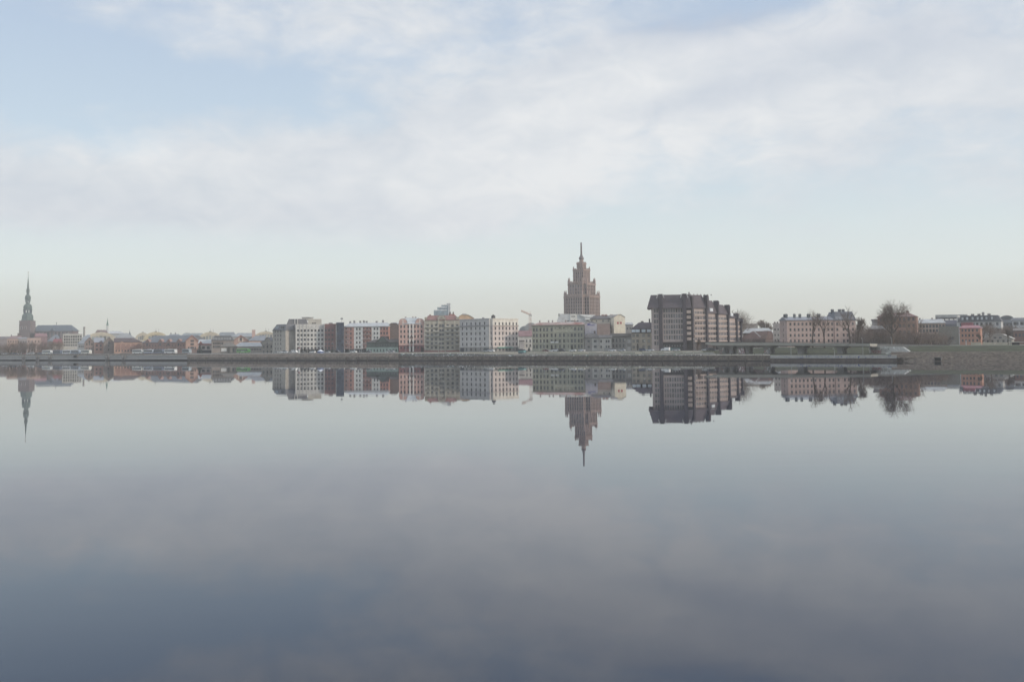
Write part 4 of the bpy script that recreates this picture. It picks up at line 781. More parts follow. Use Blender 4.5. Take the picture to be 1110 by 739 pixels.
house('blue_shed', 'dark blue grey hall below the raised gallery', 1024, 1040, 800, 351.5, '5d6069', roof=('hip', 346.6, '50525e', 1), zb=ZR).done()
b = Bd('mansard_tenement', 'white tenement with dark mansard roof and a row of dormers behind the orange house', 1039, 1086, 690, 676, zb=ZR, d=15); z = b.Z(1062, 348.3)
b.walls(M('a8a8a8'), z, [b.Z(1062, y) for y in (351.3, 357.5)], [b.U(x) for x in (1042.5, 1046.5, 1050.8, 1056, 1060.2, 1064.8, 1070.3, 1074.5, 1082)], (1.5, 2.0)); b.mansard(M('5f6268', kind='seam'), z, b.Z(1062, 341.8), 2.2)
for x in (1044.5, 1049.5, 1055.5, 1061, 1065.5, 1070.5, 1076.5): u = b.U(x); b.P('dormer', MB().box(u-1.2, u+1.2, -.2, 2.4, z+.7, z+4.1), M('5a5e66')); b.P('dormer_window', MB().box(u-.6, u+.6, -.3, -.21, z+1.2, z+3), M('a9b0b4', .3))
b.P('firewall', MB().extr([(-.5, -1), (.02, -1), (.02, b.Z(1040, 341.5)), (-.5, b.Z(1040, 342.5))], -.3, 12), M('b3b3b0')); b.chimneys([1054, 1061, 1072], b.Z(1062, 341.8), M('6d6a68'), h=1, w=2); b.chimneys([1065.6], b.Z(1062, 341.8), M('8b8985'), h=2, w=1.6); b.done()
b = Bd('orange_house', 'three storey orange house with bright red metal roof on the riverside road', 1040.8, 1063.2, 585, 579.5, zb=ZR, d=12); z = b.Z(1052, 355.9)
b.walls(M('b07c62'), z, [b.Z(1052, y) for y in (358, 363.4, 368.9)], [b.U(x) for x in (1043.8, 1047.4, 1051.2, 1055, 1059.7)], (1.0, 1.45), right=2, left=2); b.hip(M('935c62', kind='seam', rough=.5), z, b.Z(1052, 352.4), hl=2, hr=2); b.cornice(M('a66f5a'), b.Z(1052, 360.6), h=.3); b.P('white_door', MB().box(b.U(1047), b.U(1048), -.1, -.01, 0, 2.8), M('b9b4ae')); b.P('roof_unit', MB().box(b.U(1041), b.U(1054), 8, 10.5, z+.5, z+3.6), M('8f5a60')); b.done()
b = Bd('small_gable_house', 'low pale timber house with broad shallow gable right of the orange house', 1068, 1097, 590, 582, zb=ZR, d=10); z = b.Z(1082, 367.5)
b.walls(M('8d8a82'), z, [b.Z(1082, 369.6)], [b.U(x) for x in (1071, 1076, 1082, 1088, 1093)], (1.1, 1.2)); b.P('yard_wall', MB().box(-10, b.L+1, -3, -2.7, -1, 1.3), M('b5ac94')); b.gable(M('928e86'), M('a5a29b'), z, 0, pts=[(-1, z), (b.L+1, z), (b.U(1087), b.Z(1082, 362.6)), (b.U(1082.5), b.Z(1082, 362.2)), (b.U(1077), b.Z(1082, 362.6))], v1=8)
for x in (1079, 1084.8): u = b.U(x); b.P('gable_window', MB().box(u-.7, u+.7, -.12, -.04, b.Z(1082, 366.8), b.Z(1082, 365)), G1)
b.done()
b = Bd('domed_hall', 'dark roofed hall with a low rounded dome on the right skyline', 1082, 1100, 760, zb=ZR, d=16); z = b.Z(1090, 350)
b.walls(M('6d7075'), z, [b.Z(1090, 351.8)], [b.U(x) for x in (1085, 1089, 1093, 1097)], (1.4, 1.5)); b.hip(M('5d6268'), z, b.Z(1090, 345.5), hl=3, hr=3, flat=4); n = 10; u_ = b.U(1092.5); b.P('dome', MB().extr([(u_-5*math.cos(math.pi*k/n), b.Z(1090, 346)+3*math.sin(math.pi*k/n)) for k in range(n+1)], 3, 13), M('5f6266')); b.done()
house('white_building', 'white walled building with slate roof at the right edge', 1098.5, 1118, 700, 347.6, 'b0b1b2', rows=(350.5, 357), cols=[1101, 1103.5, 1108.5, 1112], roof=('hip', 344.3, '666a70', 0), zb=ZR, win=(1.8, 2.2)).done()
house('red_brick_shed', 'low red brick shed at the right edge behind bare trees', 1099, 1118, 610, 358.5, '7c5d55', rows=(363,), cols=[1102, 1106, 1110], roof=('hip', 355.5, '77716e', 1), zb=ZR).done()
house('cream_house', 'small cream roofed house between the mansard tenement and the domed hall', 1074, 1084, 820, 345.5, 'b5aa8e', roof=('hip', 343.2, '9b948a', 2), zb=ZR).done()
# ================================================================== left: old town
p = at(29.3, 378, 1496); rt = empty('church', (p.x, p.y, 5), 0, 'large brick church with a tall green baroque tiered steeple', 'church'); kc = 1496/F
def zc_(y): return at(29.3, y, 1496).z-5
BR = M('766665', kind='stone', h2='685a5a', var=.1); CG = M('4f635f', rough=.6); SR = M('535f6a', kind='seam', rough=.6)
a = 6*kc
m_ = MB().box(-a, a, -a, a, 0, zc_(347.6)).box(-a-2.6*kc*.6, a, -a-.5, a+.5, 0, zc_(361)).box(-a-.5, a+.5, -a-.5, a+.5, zc_(359), zc_(358.5)).box(-a-.4, a+.4, -a-.4, a+.4, zc_(352.8), zc_(352.4)); m_.build('tower', BR, rt)
for x in (-3.3, 1, ): MB().box(x*kc-1.6, x*kc+1.6, -a-.25, -a-.02, zc_(357), zc_(353.8)).build('belfry_window', M('a3968f'), rt); MB().box(x*kc-.9, x*kc+.9, -a-.4, -a-.26, zc_(356.9), zc_(354.3)).build('louvre', M('4c4a50'), rt)
def LP(prof): return [(r*kc, zc_(y)) for r, y in prof]
MB().lathe(LP([(6.1, 347.5), (6.1, 346.6), (5.7, 346), (5.6, 343), (5.2, 341.5), (4.0, 340.2), (4.1, 339.6), (3.9, 339)]), 0, 0, 8, ph=R(22.5)).build('lower_dome', CG, rt)
for k in range(8):
    t = R(45*k+22.5); MB().lathe([(.75*kc, zc_(339)), (.75*kc, zc_(335.9))], 3.6*kc*math.cos(t), 3.6*kc*math.sin(t), 6).build('column', M('46535a'), rt)
MB().lathe([(1.1*kc, zc_(339)), (1.1*kc, zc_(335.9))], 0, 0, 6).build('stair_core', M('46535a'), rt)
MB().lathe(LP([(4.6, 336), (4.7, 335.2), (4.0, 334.7), (4.4, 333.5), (4.0, 331.4), (2.9, 330.0), (1.9, 329.2), (1.8, 328)]), 0, 0, 8, ph=R(22.5)).build('middle_dome', CG, rt)
for k in range(8):
    t = R(45*k+22.5); MB().lathe([(.5*kc, zc_(328)), (.5*kc, zc_(325.9))], 1.9*kc*math.cos(t), 1.9*kc*math.sin(t), 6).build('column', M('55686a'), rt)
MB().lathe([(.6*kc, zc_(328)), (.6*kc, zc_(325.9))], 0, 0, 6).build('stair_core', M('55686a'), rt)
MB().lathe(LP([(2.9, 326), (3.1, 325.4), (2.4, 325), (3.0, 323.6), (2.7, 321), (1.5, 319.5), (1.3, 318.5), (1.4, 317), (2.2, 316.5), (1.5, 316), (1.5, 315), (2.2, 314.5), (1.2, 313.4), (.85, 309), (.4, 303), (.1, 298.5)]), 0, 0, 8, ph=R(22.5)).build('spire', CG, rt)
MB().lathe([(.1*kc, zc_(299)), (.3*kc, zc_(297.6)), (.06*kc, zc_(296.8)), (.05*kc, zc_(295.5))], 0, 0, 8).extr([(-.7, zc_(295.6)), (.6, zc_(295.4)), (.8, zc_(294.5)), (.1, zc_(295)), (-.6, zc_(294.4))], -.1, .1).build('weathercock', M('8f7f50', rough=.4), rt)
z0, z1, ze = zc_(368), zc_(352.3), zc_(359); xr = lambda x: (x-29.3)*kc
MB().box(xr(32), xr(76.5), 6, 26, 0, ze).build('nave', BR, rt)
MB().poly([(xr(31), 4.5, ze), (xr(77.5), 4.5, ze), (xr(77.5), 27.5, ze), (xr(31), 27.5, ze), (xr(35.3), 16, z1), (xr(71.8), 16, z1)], [(0,3,2,1),(0,1,5,4),(1,2,5),(2,3,4,5),(3,0,4)]).build('nave_roof', SR, rt)
MB().poly([(xr(53.5), 1, ze), (xr(57.5), 1, ze), (xr(57.5), 12, ze), (xr(53.5), 12, ze), (xr(55.5), 1.5, zc_(355.3)), (xr(55.5), 12, zc_(355.3))], [(0,3,2,1),(0,1,4),(1,2,5,4),(3,0,4,5),(2,3,5)]).build('dormer', SR, rt)
MB().box(xr(55.4), xr(55.7), 15.8, 16.2, z1, zc_(349.2)).box(xr(55), xr(56.1), 15.8, 16.2, zc_(350.4), zc_(350)).build('roof_cross', M('454a50'), rt)
for k in range(10): x = xr(36+4*k); MB().box(x-.8, x+.8, 4.8, 5.98, 0, ze-1).build('buttress', BR, rt)
for k in range(9): x = xr(38+4*k); MB().box(x-1.3, x+1.3, 5.7, 5.97, ze-9, ze-1.6).build('window', G1, rt)
# small far spires
def spire(px, Y, yt, ym, yb, r, lb, cc, wc, name='church_tower'):
    p = at(px, 378, Y); k = Y/F; t = empty(name, (p.x, p.y, 5), 0, lb, 'tower'); z = lambda y: at(px, y, Y).z-5
    MB().box(-r*k*.8, r*k*.8, -r*k*.8, r*k*.8, 0, z(yb)).lathe([(r*k*.9, z(yb)), (r*k*.8, z(ym))], 0, 0, 8).build('shaft', M(wc), t)
    MB().lathe([(r*k*1.15, z(ym)), (r*k*.9, z(ym)+1), (r*k*.45, z((yt*1.2+ym)/2.2)), (.1, z(yt))], 0, 0, 8).build('spire', M(cc), t); MB().box(-.12, .12, -.12, .12, z(yt)-.5, z(yt-1)).box(-.7, .7, -.1, .1, z(yt)+.3, z(yt)+.55).build('cross', M('4a5050'), t)
spire(116.2, 1750, 345.5, 352.8, 358, 1.35, 'slender white church tower with a green needle spire above the market arch', '4f7566', 'b9b9b4')
spire(140.4, 1600, 358.5, 363.2, 365.5, 1.6, 'small dark pointed turret above the salmon warehouse', '56626a', '7d7f80', 'turret')
p = at(91, 378, 1300); t = empty('chimney_stack', (p.x, p.y, 5), 0, 'grey industrial chimney above the white offices', 'chimney'); zz = at(91, 355, 1300).z-5; MB().lathe([(1.5, 0), (1.15, zz)], 0, 0, 10).build('shaft', M('8b8680'), t); MB().lathe([(1.35, zz), (1.35, zz+.9)], 0, 0, 10).build('rim', M('777370'), t)
# market hall pavilions
def hall(name, lb, xa, xb, yt, yb, Y, c='b5aa92', rc='8e9498', depth=70):
    b = Bd(name, lb, xa, xb, Y, d=depth); xm = (xa+xb)/2; z = b.Z(xm, yb); h = b.Z(xm, yt)-z; n = 14
    arc = lambda k_, sc: [(b.L/2-b.L/2*sc*math.cos(math.pi*(.08+.84*k/n))/math.cos(math.pi*.08), z+h*(math.sin(math.pi*(.08+.84*k/n))-.25)/.75*k_) for k in range(n+1)]
    o = arc(1, 1); i_ = arc(.62, .8)
    b.P('end_wall', MB().extr([(0, -1)]+[(b.L, -1)]+o[::-1], .4, 1), M(c)); b.P('roof', MB().extr(o+[(p_[0], p_[1]-.6) for p_ in o[::-1]], 1.2, depth), M(rc, kind='seam'))
    mb = MB()
    for q in range(n): mb.extr([o[q], o[q+1], i_[q+1], i_[q]], 0, .38)
    b.P('arch_band', mb, M(c)); w_ = max(p_[1] for p_ in i_)
    for k in (-2, -1, 0, 1, 2): u = b.L/2+k*b.L*.12; hh = w_-.8-abs(k)*h*.07; b.P('arch_window', MB().box(u-b.L*.045, u+b.L*.045, .2, .39, max(z-3, z-1), hh), glass_mat((.12, .13, .13)))
    b.P('lantern', MB().box(b.L/2-1.2, b.L/2+1.2, 1.2, 5, z+h-.2, z+h+.9), M('8b8e8e'))
    if xb-xa > 20: b.P('mast', MB().box(b.L/2-.12, b.L/2+.12, 2, 2.3, z+h, z+h+3.5).box(b.L/2+3-.12, b.L/2+3+.12, 2, 2.3, z+h-.2, z+h+3), M('6e7070'))
    b.done()
hall('market_hall', 'market hall arch with dark grey roof directly right of the white offices', 92, 126.5, 360, 368, 1120)
hall('market_hall', 'small far pale arched market hall left of the second big arch', 146, 163, 360.4, 367.5, 1220)
hall('market_hall', 'yellowish arched market hall behind the row of pink brown warehouses', 155, 182.5, 359.6, 367, 1100, c='b8aa86')
hall('market_hall', 'cream arched market hall behind the low white house with red eaves', 214, 241.5, 359.7, 368, 1060)
hall('market_hall', 'flat cream market hall arch left of the beige corner hotel', 276, 300, 359.2, 364.5, 1040)
def hs(*a, **k): house(*a, **k).done()
# skyline behind
hs('long_roofed_hall', 'long grey roofed hall left of the church under the skyline', -6, 14, 1350, 367.5, '7b6f70', roof=('hip', 364.6, '6e6668', 2), d=20)
hs('far_block', 'reddish roofed block between the church and the left frame edge', 10, 24, 1300, 367, '7d6a68', roof=('hip', 364, '7d6564', 2), d=20, chim=(12, 20))
hs('barrel_side_hall', 'blue grey curved roof annex left of the first market arch', 82, 98, 1090, 370.5, '7f858b', roof=('hip', 362.8, '7d858d', 12, 1), d=40)
hs('theatre_block', 'brown block with a cupola above the first market arch', 103.5, 116, 1300, 360.3, '7a6862', roof=('hip', 357.6, '74605a', 2), d=20)
hs('far_block', 'pale block behind the right flank of the first market arch', 116, 134, 1280, 361.5, '96979a', roof=('hip', 358.8, 'a5a8aa', 5), d=20)
hs('far_block', 'grey roofed block with slender masts right of the needle spire', 124, 146, 1210, 366.5, '8c8d8d', roof=('hip', 361, '85898c', 9), d=20)
hs('far_block', 'grey blue roofs between the second and third market arches', 182, 196, 1150, 364.5, '8a8c8e', roof=('hip', 362, '7a8086', 3), d=20, chim=(185, 190))
hs('long_roofed_hall', 'flat dark teal roofed hall left of the cream market arch', 194, 221, 1120, 366, '8b918f', roof=('hip', 361, '7f8789', 6, 2), d=30)
hs('long_roofed_hall', 'dark slate roofed hall right of the cream market arch', 236, 256, 1090, 364.5, '7c8083', roof=('hip', 360, '757c80', 3), d=30)
hs('far_block', 'pale grey roofed hall above the salmon gable', 251, 281, 1060, 365, '979a9a', roof=('hip', 360.8, '878d91', 7), d=30)
hs('water_tank_house', 'small peach rooftop block standing above the grey hall', 273, 276.7, 1030, 358.1, 'b8958a', d=6)
b = Bd('bare_tree_mound', 'x', 0, 1, 100); bpy.data.objects.remove(b.root)
hs('orange_house', 'orange house with flat roof at the far left', 7.5, 19.5, 1050, 367.6, 'ab8d7c', roof=('hip', 366.4, '8a7068', 2), rows=(370,), cols=(4, 9, 17))
hs('grey_house', 'grey white house left of the peach flat roofed house', 18.5, 30, 1060, 367, '908c8e', roof=('hip', 365.6, '84878c', 2), rows=(370.3,), cols=(4, 20, 28))
hs('flat_roofed_house', 'peach house with a bright flat roof below the church tower', 29.5, 44, 1040, 367, 'a98f84', rows=(370,), cols=(4, 31, 42), d=12)
b = house('small_gable_house', 'small white gable house below the peach flat roofed house', 30.8, 37.2, 960, 374.5, 'b3b0ac', rows=(376.8,), cols=[32.5, 35.3], roof=('gable', 370.2, '75696a'), win=(1, 1.3)); b.P('attic_window', MB().box(b.L/2-.8, b.L/2+.8, -.12, -.04, b.Z(34, 374), b.Z(34, 372.7)), G1); b.done()
hs('red_brick_house', 'dull red building directly in front of the church nave', 37.5, 51, 1200, 364.6, '86686a', roof=('hip', 361.2, '876468', 1.2), d=14)
hs('steep_roofed_house', 'blue grey steep roofed house in front of the nave end', 51, 67, 1080, 370, '75777c', roof=('hip', 362.8, '6b747e', 8, 5), d=16)
hs('red_roofed_house', 'cream house with a dark red roof left of the white offices', 57.5, 67.5, 990, 371.6, 'a9a294', roof=('hip', 367.2, '894f55', 1), rows=(374.2,), cols=(5, 59, 66), chim=(60, 65))
b = house('office_building', 'white office building with tall window strips right of the church', 67.8, 89, 1000, 362.6, 'a5a39b', rows=(364.8, 367.8, 370.8, 374), cols=(8, 70, 87.3), win=(1.5, 2.0)); b.P('roof_unit', MB().box(3, 6, 4, 7, b.z1, b.z1+1.4).box(12, 15, 4, 7, b.z1, b.z1+1), M('8e9090'))
b.done()
hs('glass_roofed_building', 'blue grey building with sloped roof between the white offices and twin gables', 84, 96, 940, 372.5, '82898f', roof=('hip', 367, '7c858d', 6, 1), rows=(375.5,), cols=(5, 86, 94))
# warehouses
def wh_gable(name, lb, xa, xb, Y, ye, ya, c, rows, cols, rc='5e5a5a', base=None, win=(1.1, 1.8), Y1=None, d=26):
    b = house(name, lb, xa, xb, Y, ye, c, rows=rows, cols=cols, roof=('gable', ya, rc), win=win, Y1=Y1, d=d)
    return b
b = wh_gable('gabled_warehouse', 'brown gabled warehouse, left one of the twin gables', 91.5, 102, 900, 371, 365.8, '85736b', (373, 378), [94, 97, 99.5]); b.P('gable_window', MB().box(b.L/2-.6, b.L/2+.6, -.15, -.04, b.Z(97, 371.8), b.Z(97, 369)), G1); b.done()
b = house('warehouse', 'salmon warehouse with a pale grey roof between the twin gables', 102.2, 112.3, 902, 371.3, 'a67d6e', rows=(374.4, 378.6), cols=[105, 109.2], roof=('hip', 366, '868b93', 0), win=(1.5, 1.6), d=24); b.gable(M('a67d6e'), M('868b93'), b.Z(108, 371.3), b.Z(108, 369.2), u0=b.U(107.5), u1=b.U(111.5), v1=5); b.done()
b = wh_gable('gabled_warehouse', 'grey brown gabled warehouse, right one of the twin gables', 112.4, 123.6, 896, 371, 365.5, '7c716b', (374.5, 379), [117.6], '837f7c'); b.P('gable_window', MB().box(b.L/2-.7, b.L/2+.7, -.15, -.04, b.Z(118, 372.5), b.Z(118, 369.5)), G1); b.done()
b = house('warehouse', 'long salmon warehouse with a dark brown roof and arched bays', 123.8, 154, 890, 371, 'a9836f', rows=(376.6, 380), cols=(9, 126, 152), roof=('hip', 366.2, '5c5253', 0, 8), win=(1.2, 1.6), d=24)
for x in (128, 133.5, 139, 144.5, 150): u = b.U(x); b.P('arch', MB().extr([(u-1.9, b.Z(139, 379))]+[(u-1.9*math.cos(math.pi*k/8), b.Z(139, 374.3)+1.4*math.sin(math.pi*k/8)) for k in range(9)]+[(u+1.9, b.Z(139, 379))], -.1, -.01), M('8f6c60'))
b.P('parapet_gable', MB().extr([(b.U(127), b.z1-1.2), (b.U(137), b.z1-1.2), (b.U(132), b.z1+1)], -.4, -.12), M('a9836f')); b.done()
b = house('warehouse', 'long pink brown warehouse row with four small arched gables', 154.2, 200.8, 880, 371.2, '947267', rows=(374.4, 378), cols=(15, 156, 199), roof=('hip', 363.6, '6b7076', 0), Y1=850, win=(1.1, 1.4), d=26)
for x in (159.9, 174, 182.8, 193.9):
    u = b.U(x); zz = b.Z(x, 371.3); pts = [(u-2.9, zz-.6), (u+2.9, zz-.6), (u+2.9, zz+.8), (u+1.2, zz+2.4), (u, zz+3.1), (u-1.2, zz+2.4), (u-2.9, zz+.8)]
    b.P('gable', MB().extr(pts, -.35, 2.5), M('947267')); b.P('arch_window', MB().lathe([(.95, 0), (.95, .07)], 0, 0, 12), G1); q = b.root.children[-1]; q.location = (u, -.36, zz-.5); q.rotation_euler = (R(90), 0, 0); b.P('gable_window', MB().box(u-.95, u+.95, -.45, -.37, zz-2.4, zz-.5), G1)
for x in (157, 168, 170, 178.6, 187.5, 191): u = b.U(x); b.P('roof_hatch', MB().box(u-.9, u+.9, 5, 8, b.Z(x, 368.6)-1, b.Z(x, 367)), M('8d949a'))
b.done()
b = wh_gable('gabled_warehouse', 'salmon gabled warehouse with three double windows up its middle', 201.4, 214.6, 838, 369.8, 363.5, 'b08c7a', (377,), [204.5, 211.8], '6b7076')
for y in (369.4, 373, 376.7): u = b.U(208.3); b.P('double_window', MB().box(u-1.4, u+1.4, -.15, -.05, b.Z(208, y+1.1), b.Z(208, y-1.1)), G1)
b.P('coping', MB().extr([(-.4, b.z1-.3), (b.L/2, b.Z(208, 363.6)-.3), (b.L+.4, b.z1-.3), (b.L+.4, b.z1+.4), (b.L/2, b.Z(208, 363.6)+.5), (-.4, b.z1+.4)], -.75, -.45), M('a06a5c')); b.done()
b = house('low_house', 'low white building with red eaves and dark lean-to below the market arch', 214.8, 229.8, 822, 373.8, 'b0a39c', rows=(376.8,), cols=[220.5, 225.8], roof=('hip', 367.9, '9ba0a4', 1, 1), win=(2.2, 2.2), d=14); b.P('red_eaves', MB().box(-.5, b.L+.5, -.9, -.6, b.z1-.1, b.z1+1.1), M('96605c')); b.P('porch_gable', MB().extr([(b.U(215), b.z1+.8), (b.U(220), b.z1+.8), (b.U(217.5), b.Z(217, 369.5))], -.9, 1), M('8f5f5c')); b.P('lean_to', MB().extr([(-1, -1), (b.L+8, -1), (b.L+8, b.Z(222, 379.6)), (-1, b.Z(222, 379.4))], -3, -.03), M('3f4247')); b.done()
b = house('dormered_house', 'brown stone house with dark slate roof full of dormers', 229.2, 253.5, 815, 368.8, '8b8078', rows=(372, 375.7), cols=(6, 231.5, 241), roof=('mansard', 363.8, '5d6062', 2.5), win=(1.2, 1.9), d=14, cor='6f6862')
for x in (231.5, 234.5, 237.5, 240.5, 243.5, 246.5, 249.5): u = b.U(x); b.P('dormer', MB().box(u-.8, u+.8, .1, 2.6, b.z1+.4, b.z1+2.4), M('8d9092'))
b.done()
b = house('pavilion', 'brown hip roofed pavilion with a white panel left of the green coach', 238.6, 257, 768, 375.8, '7b746c', rows=(379.3,), cols=[253], roof=('hip', 371, '6c6a65', 5), win=(1.3, 2.6), d=12); b.P('white_panel', MB().box(b.U(239.8), b.U(245.6), -.25, -.02, b.Z(242, 380.9), b.Z(242, 377.4)), M('bdbdba')); b.P('poster', MB().box(b.U(249.5), b.U(252), -.2, -.02, b.Z(250, 382), b.Z(250, 377)), M('9c9280')); b.P('corner_pier', MB().box(b.U(247), b.U(248.7), -.5, -.02, -1, b.z1), M('625f5b')); b.done()
b = wh_gable('gabled_warehouse', 'salmon gabled warehouse with one dark window above the long shed', 251.6, 270.5, 850, 370.5, 363.6, 'ad8c7d', (), [], '8b6f68'); u = b.U(261); b.P('gable_window', MB().box(u-.9, u+.9, -.15, -.04, b.Z(261, 369.3), b.Z(261, 366.2)), G1)
for sg in (-1, 1): b.P('pilaster', MB().box(u+sg*1.6-.4, u+sg*1.6+.4, -.2, -.03, b.Z(261, 370.5), b.Z(261, 366)), M('c7b8a4'))
b.P('coping', MB().extr([(-.3, b.z1-.2), (b.L/2, b.Z(261, 363.7)-.2), (b.L+.3, b.z1-.2), (b.L+.3, b.z1+.5), (b.L/2, b.Z(261, 363.7)+.6), (-.3, b.z1+.5)], -.75, -.45), M('9c6b5e')); b.done()
hs('warehouse', 'peach warehouse with long grey roof left of the dutch gable house', 269.5, 287.5, 835, 369.4, 'bd9781', rows=(371.8,), cols=[279, 283], roof=('hip', 363.8, '767c84', 6, 0), d=22)
hs('long_shed', 'long low shed with pale grey roof behind the green coach', 254, 284, 790, 375.6, '918a82', rows=(378.6,), cols=(9, 259, 282), roof=('hip', 371, '979b9e', 5, 2), win=(1.6, 1.0), d=14)
b = Bd('dutch_gable_house', 'grey stone house with stepped dutch gable left of the beige corner hotel', 283.8, 297, 772, 768, d=18); z = b.Z(290, 371.4)
b.walls(M('918a80', kind='stone', h2='857e75'), z, [b.Z(290, y) for y in (375.6, 381.2)], [b.U(x) for x in (285.8, 289.8, 294)], (1.35, 2.1)); b.gable(M('918a80'), M('6f7379'), z, 0, pts=[(0, z), (b.L, z), (b.L, z+1), (b.U(293.5), b.Z(290, 369.3)), (b.U(292), b.Z(290, 367)), (b.U(290), b.Z(290, 365.8)), (b.U(288), b.Z(290, 367)), (b.U(287), b.Z(290, 369.3)), (0, z+1)])
b.P('gable_window', MB().box(b.U(289.2), b.U(290.4), -.12, -.04, b.Z(290, 373), b.Z(290, 371)), G1); b.cornice(M('a39c92'), z, h=.3); b.done()
hs('far_block', 'pale block seen over the roofs at the left of the pink tenement', 424.5, 433, 860, 351, '9c9d9d', roof=('hip', 349.3, 'a6a9aa', 2))
# ================================================================== overpass
def vp(px, py, Y): return at(px, py, Y)
xs_ = [764.5, 790, 820, 850, 880, 910, 943]; Yv = lambda x: 556-(x-764)*.32
pA, pB = at(764.5, 372, Yv(764.5)), at(943, 372, Yv(943)); rt = empty('overpass', (pA.x, pA.y, 0), math.atan2(pB.y-pA.y, pB.x-pA.x), 'long concrete road overpass on paired piers in front of the pink tenement', 'overpass'); LV = Vector((pB.x-pA.x, pB.y-pA.y)).length
def vz(x, y): return at(x, y, Yv(x)).z
CCm = M('9a978c', var=.12, scale=.3); CD = M('7d7a75', var=.15, scale=.3)
def vu(x): return (at(x, 372, Yv(x)).xy-pA.xy).length
def beam(x_pairs, yt, yb, v0, v1, name, mat):
    mb = MB(); P = []
    for x, a_, c_ in x_pairs: u = vu(x); P += [(u, v0, vz(x, c_)), (u, v1, vz(x, c_)), (u, v1, vz(x, a_)), (u, v0, vz(x, a_))]
    n = len(x_pairs)
    fs = [(0, 1, 2, 3), tuple(range(4*n-1, 4*n-5, -1))]
    for i in range(n-1):
        for k in range(4): fs.append((4*i+k, 4*(i+1)+k, 4*(i+1)+(k+1) % 4, 4*i+(k+1) % 4))
    return mb.poly(P, fs).build(name, mat, rt)
beam([(764.5, 371.2, 373.2), (775, 371.3, 374.2), (850, 371.7, 374.3), (943, 372.7, 375)], 0, 0, 0, 12, 'deck', CCm)
beam([(770, 373.2, 374.6), (850, 374.3, 375.3), (943, 375, 376)], 0, 0, 2, 10, 'girder', CD)
beam([(764.5, 371.0, 371.35), (850, 371.3, 371.75), (943, 372.3, 372.75)], 0, 0, -.3, .15, 'parapet', M('8f8f88'))
s_ = MB()
for i in range(90): x = 765+i*178/89; u = vu(x); s_.box(u-.05, u+.05, -.2, -.1, vz(x, 371.3), vz(x, 370)) 
beam([(764.5, 370.1, 370.35), (850, 370.3, 370.6), (943, 371.2, 371.5)], 0, 0, -.2, -.1, 'handrail', M('4b4c4d'))
o = s_.build('railing_post', M('4b4c4d'), rt); o['kind'] = 'stuff'
for x, w_, gcol in ((780, 1.6, '7d7c76'), (789.8, .9, '55554f'), (801.5, 1.7, '9a7f80'), (808, .7, '55554f'), (830, 1.8, '84847e'), (866, 1.6, '6f6e68'), (908.5, 1.5, '706f69')):
    u = vu(x); zb_ = 2.7 if x < 835 else 3.0; t = vz(x, 374.9)
    o = MB().box(u-w_, u+w_, 3, 4.2, zb_-1, t-1).build('pier', M(gcol, kind='graffiti', h2='12') if x in (780, 801.5, 830) else CD, rt)
    MB().extr([(u-w_-1.8, t), (u+w_+1.8, t), (u+w_+.2, t-1.2), (u-w_-.2, t-1.2)], 2.6, 9.5).build('pier_cap', CD, rt); MB().box(u-w_, u+w_, 7.5, 8.7, zb_-1, t-1).build('pier', CD, rt)
# abutment and approach wall
WA, WB_ = gpt(942, 38).y, gpt(985.5, 12.5).y; a, c = at(942, 378, WA), at(985.5, 378, WB_); L = (c.xy-a.xy).length; rz = math.atan2(c.y-a.y, c.x-a.x); t = empty('abutment_wall', (a.x, a.y, 2.6), rz, 'pale concrete retaining wall covered in graffiti at the end of the overpass', 'wall')
hz_ = lambda x, y, Y: at(x, y, Y).z-2.6
MB().extr([(0, -.5), (L, -.5+2), (L, hz_(985, 380.5, WB_)), (L*.85, hz_(979, 376.2, WB_)), (L*.5, hz_(965, 375.6, (WA+WB_)/2)), (0, hz_(942, 375.2, WA))], 0, .8).build('wall', M('a3a29c', kind='graffiti', h2='1', var=.12, scale=.5), t)
MB().box(-.6, L*.06, -.12, .9, hz_(942, 375.2, WA)+.01, hz_(942, 374.8, WA)).build('coping', M('8f8d88'), t)
gs = {'red': ('9c4444', []), 'dark': ('35353c', []), 'blue': ('4a6a80', [])}
def stroke(mb, u, z, s, v=-.03):
    k = rnd.choice('OSEAMKT'); w_ = .16*s
    seg = {'O': [(0,0,0,1), (0,1,.6,1), (.6,1,.6,0), (.6,0,0,0)], 'S': [(.6,1,0,1), (0,1,0,.5), (0,.5,.6,.5), (.6,.5,.6,0), (.6,0,0,0)], 'E': [(0,0,0,1), (0,1,.6,1), (0,.5,.5,.5), (0,0,.6,0)], 'A': [(0,0,.3,1), (.3,1,.6,0), (.15,.4,.45,.4)], 'M': [(0,0,0,1), (0,1,.3,.4), (.3,.4,.6,1), (.6,1,.6,0)], 'K': [(0,0,0,1), (0,.45,.6,1), (.2,.55,.6,0)], 'T': [(0,1,.6,1), (.3,1,.3,0)]}[k]
    for a_, b_, c_, d_ in seg:
        p0 = Vector((u+a_*s, z+b_*s)); p1 = Vector((u+c_*s, z+d_*s)); n_ = (p1-p0).normalized(); n_ = Vector((-n_.y, n_.x))*w_/2; e_ = (p1-p0).normalized()*w_/2
        v -= .002
        mb.poly([(*(p0-n_-e_)[:1], v, (p0-n_-e_)[1]), ((p1-n_+e_)[0], v, (p1-n_+e_)[1]), ((p1+n_+e_)[0], v, (p1+n_+e_)[1]), ((p0+n_-e_)[0], v, (p0+n_-e_)[1])], [(0, 1, 2, 3)])
mr_, md_ = MB(), MB()
for k in range(9): stroke(mr_, 2+k*1.05, .6+rnd.random()*.3, 1.5, -.03)
for k in range(9): stroke(md_, .8+k*1.1, 2.6+rnd.random()*.2, 1.0, -.05)
